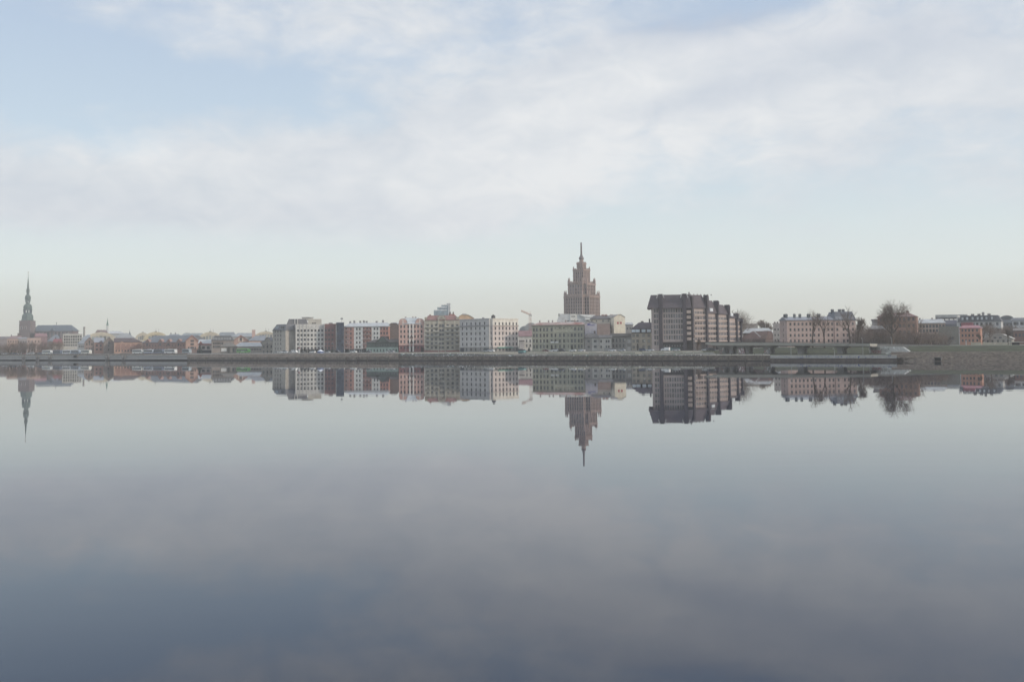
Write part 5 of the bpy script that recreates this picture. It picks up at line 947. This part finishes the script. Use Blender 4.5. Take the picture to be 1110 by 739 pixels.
for k in range(7): stroke(md_, 11.5+k*1.05, 1.3+rnd.random()*.8+k*.08, .9, -.05)
mr_.build('graffiti', M('9a4a4c', var=.3, scale=3), t); md_.build('graffiti', M('25262c', var=.3, scale=3), t)
# road edge on the right, with dark parapet
for (xa, xb, Ya, Yb, lb) in ((943.5, 1030, 508, 497, 'dark road parapet continuing right of the overpass'), (1030.5, 1115, 512, 480, 'low grey road kerb wall below the orange house')):
    a, c = at(xa, 374, Ya), at(xb, 374, Yb); L = (c.xy-a.xy).length; za = at(xa, 372.3, Ya).z; t = empty('parapet', (a.x, a.y, 6.2), math.atan2(c.y-a.y, c.x-a.x), lb, 'parapet')
    h0 = at(xa, 372.6, Ya).z-6.2; h1 = at(xb, 374.0 if xb < 1100 else 374.6, Yb).z-6.2
    if xb < 1100: MB().extr([(0, -1), (L, -1), (L, h1), (0, h0)], 0, .5).build('wall', CD, t); MB().extr([(0, h0+.45), (L, h1+.3), (L, h1+.45), (0, h0+.6)], .1, .2).build('rail', M('4b4c4d'), t)
    else: MB().extr([(0, -1), (L, -1), (L, max(.4, h1)), (0, .5)], 0, .5).build('wall', M('97968c'), t)
# yellowish fence before gable house
a, c = at(1053, 374, 545), at(1112, 374, 530); L = (c.xy-a.xy).length; t = empty('garden_wall', (a.x, a.y, 6.9), math.atan2(c.y-a.y, c.x-a.x), 'low cream garden wall with dark gate openings below the timber gable house', 'wall')
s_ = MB(); x = 0
while x < L-3: s_.box(x, x+5, 0, .3, -1, 1.5).box(x-.2, x+.2, -.08, .38, -1, 1.9); x += 6.2
s_.build('wall', M('a89f88'), t)
a = at(1102, 374, 520); t = empty('shelter', (a.x, a.y, 6.2), R(-8), 'dark shelter with pale flat roof on the right embankment', 'shelter'); MB().box(-3, 5, 0, 2.5, 2.1, 2.4).build('roof', M('a3a29c'), t); MB().box(-1.6, 1.8, 1, 2.2, -1, 2.08).build('cabin', M('3d3d3f'), t)
for x in (-2.8, 4.6): MB().box(x, x+.15, .3, .45, -1, 2.1).build('post', M('77777a'), t)
# ================================================================== crane
p = at(575, 378, 780); t = empty('tower_crane', (p.x, p.y, 5), 0, 'orange and white tower crane behind the green tenement', 'crane'); z = lambda y: at(575, y, 780).z-5; k = 780/F
def lattice(mb, p, q, w, n):
    p, q = Vector(p), Vector(q); d = (q-p).normalized(); a_ = d.orthogonal().normalized(); b_ = d.cross(a_)
    cs = [a_*w+b_*w, a_*w-b_*w, -a_*w-b_*w, -a_*w+b_*w]
    for c_ in cs: mb.tube(p+c_, q+c_, .09, .09, 4)
    for i in range(n):
        for j in range(4): mb.tube(p+(q-p)*i/n+cs[j], p+(q-p)*(i+1)/n+cs[(j+1) % 4], .05, .05, 3)
m_ = MB(); lattice(m_, (0, 0, 0), (0, 0, z(340)), .7, 22); m_.build('mast', M('b07a66'), t)
m_ = MB(); lattice(m_, (0, 0, z(341)), (-9.8*k, -3, z(336.8)), .45, 14); m_.build('jib', M('b87a5a'), t); m_ = MB(); lattice(m_, (0, 0, z(341)), (1.6*k, .5, z(341.6)), .5, 3); m_.box(.8*k, 1.8*k, -.6, .6, z(343), z(341.6)).build('counter_jib', M('a9a6a2'), t)
MB().box(-1, .9, -1.2, .8, z(342.5), z(340.6)).build('cab', M('b9b6b2'), t); MB().tube((0, 0, z(340.5)), (.5, 0, z(337.5)), .12, .1).tube((.5, 0, z(337.5)), (-6*k, -1.8, z(338.6)), .05, .05).build('apex', M('b07a66'), t)
# ================================================================== trees (bare, early spring)
big = False
def branch(tr, cr, p, d, L, r, lv, maxlv, rg, sp, nseg=3):
    q = Vector(p); dd = Vector(d).normalized()
    for i in range(nseg):
        dd = (dd+Vector((rg.uniform(-1, 1), rg.uniform(-1, 1), rg.uniform(-.4, .9)))*.16).normalized()
        n = q+dd*(L/nseg); ra = r*(1-.45*i/nseg); rb = r*(1-.45*(i+1)/nseg)
        (tr if lv < 2 else cr).tube(q, n, ra, rb, 5 if lv < 2 else 3, 0)
        if lv < maxlv:
            for _ in range(1 if lv and not (big and lv < 2) else 2):
                a = rg.uniform(0, 6.28); t = rg.uniform(.45, 1.0)*sp; ax = dd.orthogonal().normalized(); ax = Matrix.Rotation(a, 3, dd) @ ax
                nd = (dd*math.cos(t)+ax*math.sin(t)); branch(tr, cr, n, nd, L*rg.uniform(.6, .82), max(rb*.6, .022), lv+1, maxlv, rg, sp, 3 if lv < maxlv-1 else 2)
        q = n
    if lv < maxlv: branch(tr, cr, q, dd, L*.7, max(r*.5, .022), lv+1, maxlv, rg, sp)
_tm = {}
BK = M('55493f', var=.2, scale=1); TWm = M('6b5a4d', var=.2, scale=1); TW2 = M('6e5f58', var=.2, scale=1)
def tree_type(i):
    if i in _tm: return _tm[i]
    global big
    big = i == 0; rg = random.Random(40+i); tr, cr = MB(), MB()
    k, h0, L, r, mx, sp = [('big', 2.6, 4.6, .45, 5, 1.0), ('tall', 4, 4.6, .32, 4, .7), ('tall', 3, 4.2, .26, 4, .8), ('bush', .5, 2.6, .14, 4, .75), ('bush', .3, 2.2, .12, 4, .9), ('slim', 2, 2.6, .2, 5, .45), ('big', 2.6, 4.2, .36, 5, .95)][i]
    if k == 'bush':
        for j in range(5):
            a = j*1.26+rg.uniform(-.3, .3); branch(tr, cr, (math.cos(a)*.5, math.sin(a)*.5, -.3), (math.cos(a)*.45, math.sin(a)*.45, 1), L, r, 1, mx, rg, sp)
    else:
        tr.tube((0, 0, -.5), (0, 0, h0), r*1.35, r, 7); branch(tr, cr, (0, 0, h0), (rg.uniform(-.08, .08), 0, 1), L, r, 0, mx, rg, sp)
    zs = [v[2] for v in cr.v]; H = max(zs)
    _tm[i] = (tr.mesh('trunk', BK), cr.mesh('crown', TWm if i != 4 else TW2), H); return _tm[i]
ntree = 0
def tree(px, Y, ytop, i, label, group=None, zb=None, name='bare_tree', wide=1., cat='tree'):
    global ntree
    zb = (5 if px < 790 else 6.9) if zb is None else zb
    t_, c_, H = tree_type(i); p = at(px, 378, Y); s = (at(px, ytop, Y).z-zb)/H; o = empty(name, (p.x, p.y, zb), rnd.uniform(0, 6.28), label, cat, group); o.scale = (s*wide, s*wide, s)
    for nm, me in (('trunk', t_), ('crown', c_)): q = bpy.data.objects.new(nm, me); COL.objects.link(q); q.parent = o
    ntree += 1; return o
tree(967.8, 545, 323.5, 0, 'largest bare tree, wide crown standing before the brick block', wide=1.05, name='large_bare_tree')
tree(881, 560, 333.5, 1, 'tall bare tree before the left part of the pink tenement')
tree(893.8, 556, 336.5, 2, 'bare tree before the middle chimneys of the pink tenement')
tree(921.5, 552, 330.5, 1, 'tall bare tree before the taller right end of the pink tenement', wide=1.1)
tree(930, 570, 343, 5, 'slim bare tree at the right corner of the pink tenement')
tree(800, 700, 334, 0, 'bare tree crown rising behind the right end of the dark hotel', wide=1.15)
tree(803, 725, 342, 2, 'lower bare tree right of the dark hotel', wide=1.3)
tree(832.5, 800, 346, 5, 'far pointed bare tree left of the pink tenement', wide=1.6)
tree(992, 560, 341.5, 3, 'dense dark bare tree before the right edge of the brick block', name='dense_bare_tree', wide=.75)
tree(1073.5, 560, 350, 2, 'bare tree between the orange house and the timber gable house', wide=.9)
tree(1063, 552, 361, 5, 'thin young tree at the right corner of the orange house')
tree(1093, 556, 356, 5, 'thin young tree before the right part of the timber gable house')
g1 = 'brown scrub trees between the pink tenement and the brick block'
for k in range(22): tree(931+k*1.25+rnd.uniform(-1, 1), 560+rnd.uniform(0, 50), 353+rnd.uniform(-3, 9), 3 if k % 2 else 4, 'brown leafless scrub tree in the thicket right of the pink tenement', g1, name='scrub_tree', wide=rnd.uniform(.8, 1.3))
g2 = 'scrub trees below the brick block'
for k in range(26): tree(960+k*2.6+rnd.uniform(-1, 1), 548+rnd.uniform(0, 50), 361+rnd.uniform(-5, 6), 4 if k % 2 else 3, 'grey brown leafless shrub in the thicket between the brick block and the orange house', g2, name='scrub_tree', wide=rnd.uniform(.9, 1.5))
g3 = 'bare trees behind the timber gable house'
for k in range(12): tree(1066+k*4.2+rnd.uniform(-1, 1), 615+rnd.uniform(0, 40), 352+rnd.uniform(-3, 7), (2, 3, 6)[k % 3], 'leafless tree standing behind the timber gable house on the right', g3, wide=rnd.uniform(.9, 1.3))
tree(936.5, 900, 349.2, 4, 'rounded grey bare tree on the skyline right of the pink tenement', wide=1.5); tree(941, 910, 351, 3, 'second rounded grey bare tree on the skyline beside the scrub', wide=1.5)
g4 = 'leafless trees on the riverside below the church'
for k in range(30): tree(-4+k*2.35+rnd.uniform(-1.2, 1.2), 900+rnd.uniform(0, 60), 370.5+rnd.uniform(-3, 5), (2, 6, 3, 4)[k % 4], 'leafless riverside tree in the clump below the large church', g4, wide=rnd.uniform(.9, 1.2))
g5 = 'small bare trees along the overpass'
for k, x in enumerate((806, 812, 822, 845, 852)): tree(x, 600+k*8, 366+rnd.uniform(-2, 2), 4, 'low bare bush on the slope behind the overpass piers', g5, name='bare_bush', zb=5.5, cat='bush')
for x, lb in ((187.6, 'bare tree between the white coach and the silver van'), (155, 'bare tree before the arched warehouse row')): tree(x, 800, 374 if x > 180 else 373.5, 2, lb)
tree(756, 590, 367, 5, 'slim bare tree before the lit bays of the dark hotel'); tree(755, 592, 372, 4, 'small bush at the foot of the dark hotel', name='bare_bush', cat='bush')
tree(203, 1180, 359.3, 6, 'bare tree crown above the grey roofs left of the cream market arch')
def conifer(px, Y, yt, lb):
    p = at(px, 378, Y); H = at(px, yt, Y).z-5; t = empty('conifer_tree', (p.x, p.y, 5), 0, lb, 'tree'); MB().tube((0, 0, -.5), (0, 0, H*.95), .25, .05, 6).build('trunk', BK, t); m_ = MB(); rg = random.Random(3)
    for k in range(900):
        z = rg.uniform(.08, 1)**.9; r = (1-z)*H*.34*rg.uniform(.3, 1.05)+.1; a_ = rg.uniform(0, 6.28); c = Vector((r*math.cos(a_), r*math.sin(a_), z*H)); s = .5*(1.2-z); d_ = Vector((math.cos(a_), math.sin(a_), -.5))*s; n_ = Vector((-math.sin(a_), math.cos(a_), 0))*s*.45
        m_.poly([c-d_, c+n_, c+d_, c-n_], [(0, 1, 2, 3)])
    m_.build('crown', M('3c4a42', var=.3, scale=.8), t)
conifer(216.6, 812, 371.3, 'dark green pyramid shaped conifer beside the salmon gable'); conifer(573.5, 700, 376, 'small dark conifer left of the green tenement')
# ================================================================== vehicles on the riverside road
GLS = glass_mat((.03, .035, .045))
def rd_pt(px, off): return gpt(px, off)
RZ = math.atan2(SD.y, SD.x)
def road_z(px): return 5.012+max(0, min(1, (px-780)/55))*1.62
def wheel_m(r, w_=.25): return (MB().lathe([(r, -w_/2), (r, w_/2)], 0, 0, 14, 0).mesh('wheel', [M('222224')]), MB().lathe([(r*.55, -w_/2-.01), (r*.55, w_/2+.01)], 0, 0, 12, 0).mesh('rim', [M('8b8c8e', .4)]))
WB, WC = wheel_m(.5), wheel_m(.33, .22)
def put_wheels(t, xs, w_, r, me):
    for x in xs:
        for y in (-w_/2+.1, w_/2-.1):
            o = bpy.data.objects.new('wheel', me[0]); COL.objects.link(o); o.parent = t; o.location = (x, y, r); o.rotation_euler = (R(90), 0, 0)
            q = bpy.data.objects.new('rim', me[1]); COL.objects.link(q); q.parent = o
def coach(px, off, label, c, low=None, L=12., flip=False, stripe=None):
    P = rd_pt(px, off); t = empty('coach', (P.x, P.y, road_z(px)), RZ+(math.pi if flip else 0), label, 'coach', 'coaches parked along the quay road'); h = L/2; bm_ = M(c, rough=.35, var=.04, spec=.5)
    MB().extr([(-h, .45), (h, .45), (h+.1, 1.1), (h-.1, 2.4), (h-.55, 3.35), (h-1.1, 3.5), (-h+.3, 3.5), (-h, 3.3)], -1.25, 1.25).build('body', bm_, t)
    MB().extr([(-h+.4, 1.65), (h-.5, 1.65), (h-.75, 2.85), (-h+.4, 2.85)], -1.28, -1.255).extr([(-h+.4, 1.65), (h-.5, 1.65), (h-.75, 2.85), (-h+.4, 2.85)], 1.255, 1.28).build('side_windows', GLS, t)
    MB().poly([(h+.06, -1.1, 1.5), (h+.06, 1.1, 1.5), (h-.4, 1.1, 3.15), (h-.4, -1.1, 3.15)], [(0, 1, 2, 3)]).build('windscreen', GLS, t)
    if low: MB().box(-h+.1, h-.1, -1.275, -1.252, .5, 1.1).box(-h+.1, h-.1, 1.252, 1.275, .5, 1.1).build('lower_panel', M(low, rough=.4), t)
    if stripe: MB().box(-1.5, 2.2, -1.29, -1.253, 1.2, 1.5).build('stripe', M(stripe), t)
    for y in (-.9, .9): MB().box(h+.02, h+.12, y-.2, y+.2, .75, 1.0).build('headlight', M('d0d0cc', .3), t)
    put_wheels(t, (-h+3, h-2.6), 2.5, .5, WB)
    MB().box(-2, 2, -.7, .7, 3.52, 3.7).build('roof_unit', bm_, t)
coach(264, 37, 'bright green coach with dark windows behind the quay wall', '55b03c', '4c9a38', 12.5, stripe='d5dcd0')
coach(185, 34, 'white coach directly before the third arched gable of the warehouse row', 'c9c9c6', None, 13)
coach(172.5, 34, 'dull blue grey coach between two white coaches', '6a7688', '5f6c80', 11); coach(161.8, 34, 'white coach with blue lower panel left of the blue grey coach', 'c0c4c8', '5f7296', 11.5)
coach(149.8, 34, 'white coach at the right end of the long salmon warehouse', 'c9c9c2', None, 12.5)
coach(93.5, 30, 'cream coach below the left twin gable', 'c3c1b4', None, 12); coach(82.5, 30, 'pale blue coach left of the cream coach', '9daab8', '52617c', 12); coach(73, 30, 'white coach below the white offices', 'bfc2c4', None, 12, True)
coach(62.5, 30, 'dark blue coach between the yellow fronted coach and the white offices', '57657c', '49566c', 11); coach(51.5, 30, 'white coach with a pale yellow end below the church nave', 'c6c8c4', None, 12.5, stripe='c9be70')
coach(202.5, 33, 'silver blue minibus before the salmon gabled warehouse', '8d9ba2', '7d8a90', 8.5)
def car(px, off, label, c, flip=False, kind=0, group='cars parked along the riverside road'):
    P = rd_pt(px, off); t = empty('parked_car', (P.x, P.y, road_z(px) if 32 < off < 50 else road_z(px)), RZ+(math.pi if flip else 0), label, 'car', group)
    if kind == 0: bd = [(-2.1, .25), (2.1, .25), (2.2, .55), (2.1, .8), (1.1, .95), (-1.7, .98), (-2.15, .85), (-2.2, .5)]; gh = [(1.05, .94), (.35, 1.42), (-1.0, 1.45), (-1.75, .97)]
    elif kind == 1: bd = [(-2.3, .3), (2.3, .3), (2.35, .75), (2.2, 1.0), (1.4, 1.15), (-2.3, 1.2)]; gh = [(1.4, 1.13), (.7, 1.75), (-2.1, 1.8), (-2.25, 1.18)]
    else: bd = [(-2.6, .35), (2.6, .35), (2.65, 1.0), (1.9, 1.3), (1.4, 2.1), (-2.5, 2.15), (-2.6, 1.2)]; gh = None
    pt = M(c, rough=.3, var=.03, spec=.6); MB().extr(bd, -.88, .88).build('body', pt, t)
    if gh:
        MB().extr(gh, -.72, .72).build('cabin_glass', GLS, t); z_ = gh[1][1]; MB().box(gh[2][0]+.1, gh[1][0]-.05, -.7, .7, z_+.0, z_+.07).build('roof', pt, t)
    else: MB().extr([(1.85, 1.32), (1.42, 2.0), (.3, 2.0), (.3, 1.32)], -.9, .9).build('cabin_glass', GLS, t)
    for y in (-.6, .6): MB().box(bd[2][0]-.12, bd[2][0]+.03, y-.16, y+.16, .6, .75).build('headlight', M('cfcfcf', .3), t)
    put_wheels(t, (-1.35, 1.35), 1.8, .33, WC)
cs_ = {'w': 'cfcfcd', 's': '9da0a3', 'd': '3c3e42', 'r': '7c4340', 'b': '44546e', 'l': 'b4b8bc'}
cw = {'w': 'white', 's': 'silver', 'd': 'dark grey', 'r': 'dull red', 'b': 'blue', 'l': 'pale grey'}
spots = [(299, 's', 0, 'before the beige corner hotel'), (304, 'w', 0, 'before the beige corner hotel, second from its left corner'), (309.5, 'l', 1, 'before the hotel wing'), (315, 's', 0, 'before the glazed porch of the hotel'), (319.5, 'w', 2, 'at the left corner of the white block'), (328, 'd', 0, 'under the left part of the white block'), (339, 'w', 1, 'under the middle of the white block'), (344, 'd', 0, 'under the right part of the white block'), (349.5, 'b', 0, 'at the right corner of the white block'), (355, 's', 0, 'before the red block'), (366, 'd', 1, 'before the navy tower'), (383.5, 'w', 1, 'before the first white bay of the striped block'), (388, 'd', 0, 'under the first white bay of the striped block'), (400, 'd', 0, 'left of the old green house'), (421.5, 'w', 0, 'before the right half of the old green house'), (424.5, 's', 0, 'left of the pink tenement beside a white car'), (528, 's', 0, 'before the rounded corner of the grey and cream block'), (532.5, 'w', 1, 'right of the rounded corner of the grey and cream block'), (563, 'd', 1, 'right of the turquoise awning'), (568, 'd', 0, 'before the low white plastered house'), (592, 'r', 0, 'before the left part of the green tenement'), (599, 'w', 0, 'below the white sign board of the green tenement'), (603, 'w', 1, 'right below the white sign boards of the green tenement'), (609, 'd', 1, 'before the middle of the green tenement'), (621, 'w', 0, 'before the right door of the green tenement'), (630.5, 'w', 0, 'at the right end of the green tenement'), (664, 'w', 0, 'before the garage of the small cream white house'), (674, 's', 0, 'before the dark grey two storey house'), (697, 'b', 1, 'before the beige mansard house'), (705, 'l', 0, 'before the left corner of the dark hotel'), (721.5, 'w', 2, 'before the wide bay of the dark hotel'), (733, 's', 0, 'before the glass entrance of the dark hotel'), (765, 's', 0, 'at the left end of the overpass'), (770, 'd', 1, 'under the left end of the overpass'), (771.5, 'b', 0, 'hidden under the first overpass piers')]
for k, (x, c, kd, lb) in enumerate(spots): car(x, 42 if 432 < x else rnd.choice((22, 24)), '%s %s %s' % (cw[c], ('car', 'estate car', 'van')[kd], lb), cs_[c], k % 3 == 0, kd)
for (x, c, lb) in ((841, 'w', 'white car on the slope seen beneath the overpass'),):
    car(x, 62, lb, cs_[c], False, 1)
    ALL = [o for o in bpy.data.objects if o.get('label') == lb][0]; ALL.location.z = 6.75
for k in range(10):
    x = 3+k*4.6; car(x, 30, 'car %s parked below the riverside trees' % ('white', 'silver', 'dark grey', 'blue', 'pale grey', 'dull red', 'white', 'silver', 'dark grey', 'blue')[k] if 0 else '%s car in the row under the riverside trees, %s' % (('white', 'silver', 'dark', 'blue', 'pale', 'red', 'white', 'silver', 'dark', 'blue')[k], ('leftmost', 'second from left', 'third from left', 'fourth from left', 'fifth from left', 'sixth from left', 'seventh from left', 'eighth from left', 'ninth from left', 'nearest the yellow ended coach')[k]), list(cs_.values())[[0, 1, 2, 4, 5, 3, 0, 1, 2, 4][k]], k % 2 == 0, k % 2) 
b_ = rd_pt(324.3, 20)
# ================================================================== street furniture
def lamp(px, off, ytop, lb, z0=None, c='8b8d8e', dbl=False):
    P = rd_pt(px, off); z0 = road_z(px) if z0 is None else z0; H = at(px, ytop, P.y).z-z0; t = empty('street_lamp', (P.x, P.y, z0), RZ, lb, 'street lamp', 'street lamps of the riverside road')
    MB().lathe([(.16, -.3), (.14, 0), (.08, H)], 0, 0, 8).build('pole', M(c), t)
    for sgn in ((-1, 1) if dbl else (1,)): MB().tube((0, 0, H-.1), (0, -1.6*sgn, H+.35), .06, .05, 6).build('arm', M(c), t); MB().extr([(-.16, H+.28), (.16, H+.28), (.12, H+.45), (-.12, H+.45)], -2.3*sgn if sgn > 0 else 1.6, -1.6*sgn if sgn > 0 else 2.3).build('lamp_head', M('c5c7c6', .4), t)
for x, yt, lb in ((229.6, 372.8, 'white street lamp before the dark lean-to'), (319, 369.5, 'street lamp before the hotel wing'), (362, 372, 'street lamp before the red block'), (378.5, 370, 'street lamp before the left bay of the striped block'), (392, 370.5, 'street lamp before the first white bay of the striped block'), (440, 371, 'street lamp before the pink tenement'), (478, 371, 'street lamp before the beige tenement gate'), (520, 371, 'street lamp before the grey wall of the corner block'), (556.5, 371, 'street lamp before the cream wall of the corner block'), (590, 370.5, 'street lamp before the left half of the green tenement'), (632.5, 370, 'street lamp between the green tenement and the low row'), (679, 369, 'street lamp before the right end of the low row'), (700, 370, 'street lamp before the beige mansard house'), (753.5, 368, 'street lamp before the lit bays of the hotel')): lamp(x, 31 if x > 432 else 20, yt, lb)
for x, yt, lb in ((857.5, 368.2, 'pale lamp standing beyond the quay below the left part of the pink tenement'), (904.5, 378.5, 'short lamp with bright head on the grass under the overpass'), (935.5, 367.5, 'lamp beside the scrub right of the pink tenement'), (967, 366.5, 'lamp with pale head at the foot of the largest bare tree')): lamp(x, 14 if x < 960 else 40, yt, lb, 2.8 if x < 960 else 6.9)
# advertising column, kiosk, containers
P = rd_pt(324.2, 18); t = empty('info_totem', (P.x, P.y, 5), RZ, 'white totem sign with a red top before the white block', 'sign'); MB().box(-.8, .8, -.2, .2, 0, 3.1).build('panel', M('c4c2be'), t); MB().box(-.8, .8, -.22, .22, 3.12, 3.9).build('header', M('8e4a4c'), t)
P = rd_pt(347.5, 9); t = empty('tent', (P.x, P.y, 5), RZ, 'small white and blue tent top below the right corner of the white block', 'tent'); MB().frustum((-1.6, 1.6, -1.6, 1.6), 1.3, (-.1, .1, -.1, .1), 2.4).build('canopy', M('c8ced8'), t); MB().box(-1.5, 1.5, -1.5, 1.5, 0, 1.28).build('side_wall', M('5f6f95'), t)
P = rd_pt(566, 18); t = empty('boat_on_trailer', (P.x, P.y, 3.6), RZ, 'turquoise topped kiosk on the verge left of the green tenement', 'kiosk'); t.name = 'kiosk'; MB().box(-2, 2, -1.2, 1.2, 0, 1.5).build('cabin', M('55686e'), t); MB().extr([(-2.2, 1.52), (2.2, 1.52), (1.6, 2.1), (-1.6, 2.1)], -1.4, 1.4).build('roof', M('5f9c98'), t)
# ================================================================== render settings
S.view_settings.view_transform = 'Standard'; S.view_settings.look = 'None'; S.view_settings.gamma = 1; S.view_settings.exposure = .06; S.view_settings.use_curve_mapping = False
S.render.engine = 'CYCLES'; S.cycles.use_denoising = True; S.cycles.max_bounces = 5; S.cycles.volume_bounces = 0; S.cycles.diffuse_bounces = 2; S.cycles.glossy_bounces = 3
bpy.context.view_layer.update()
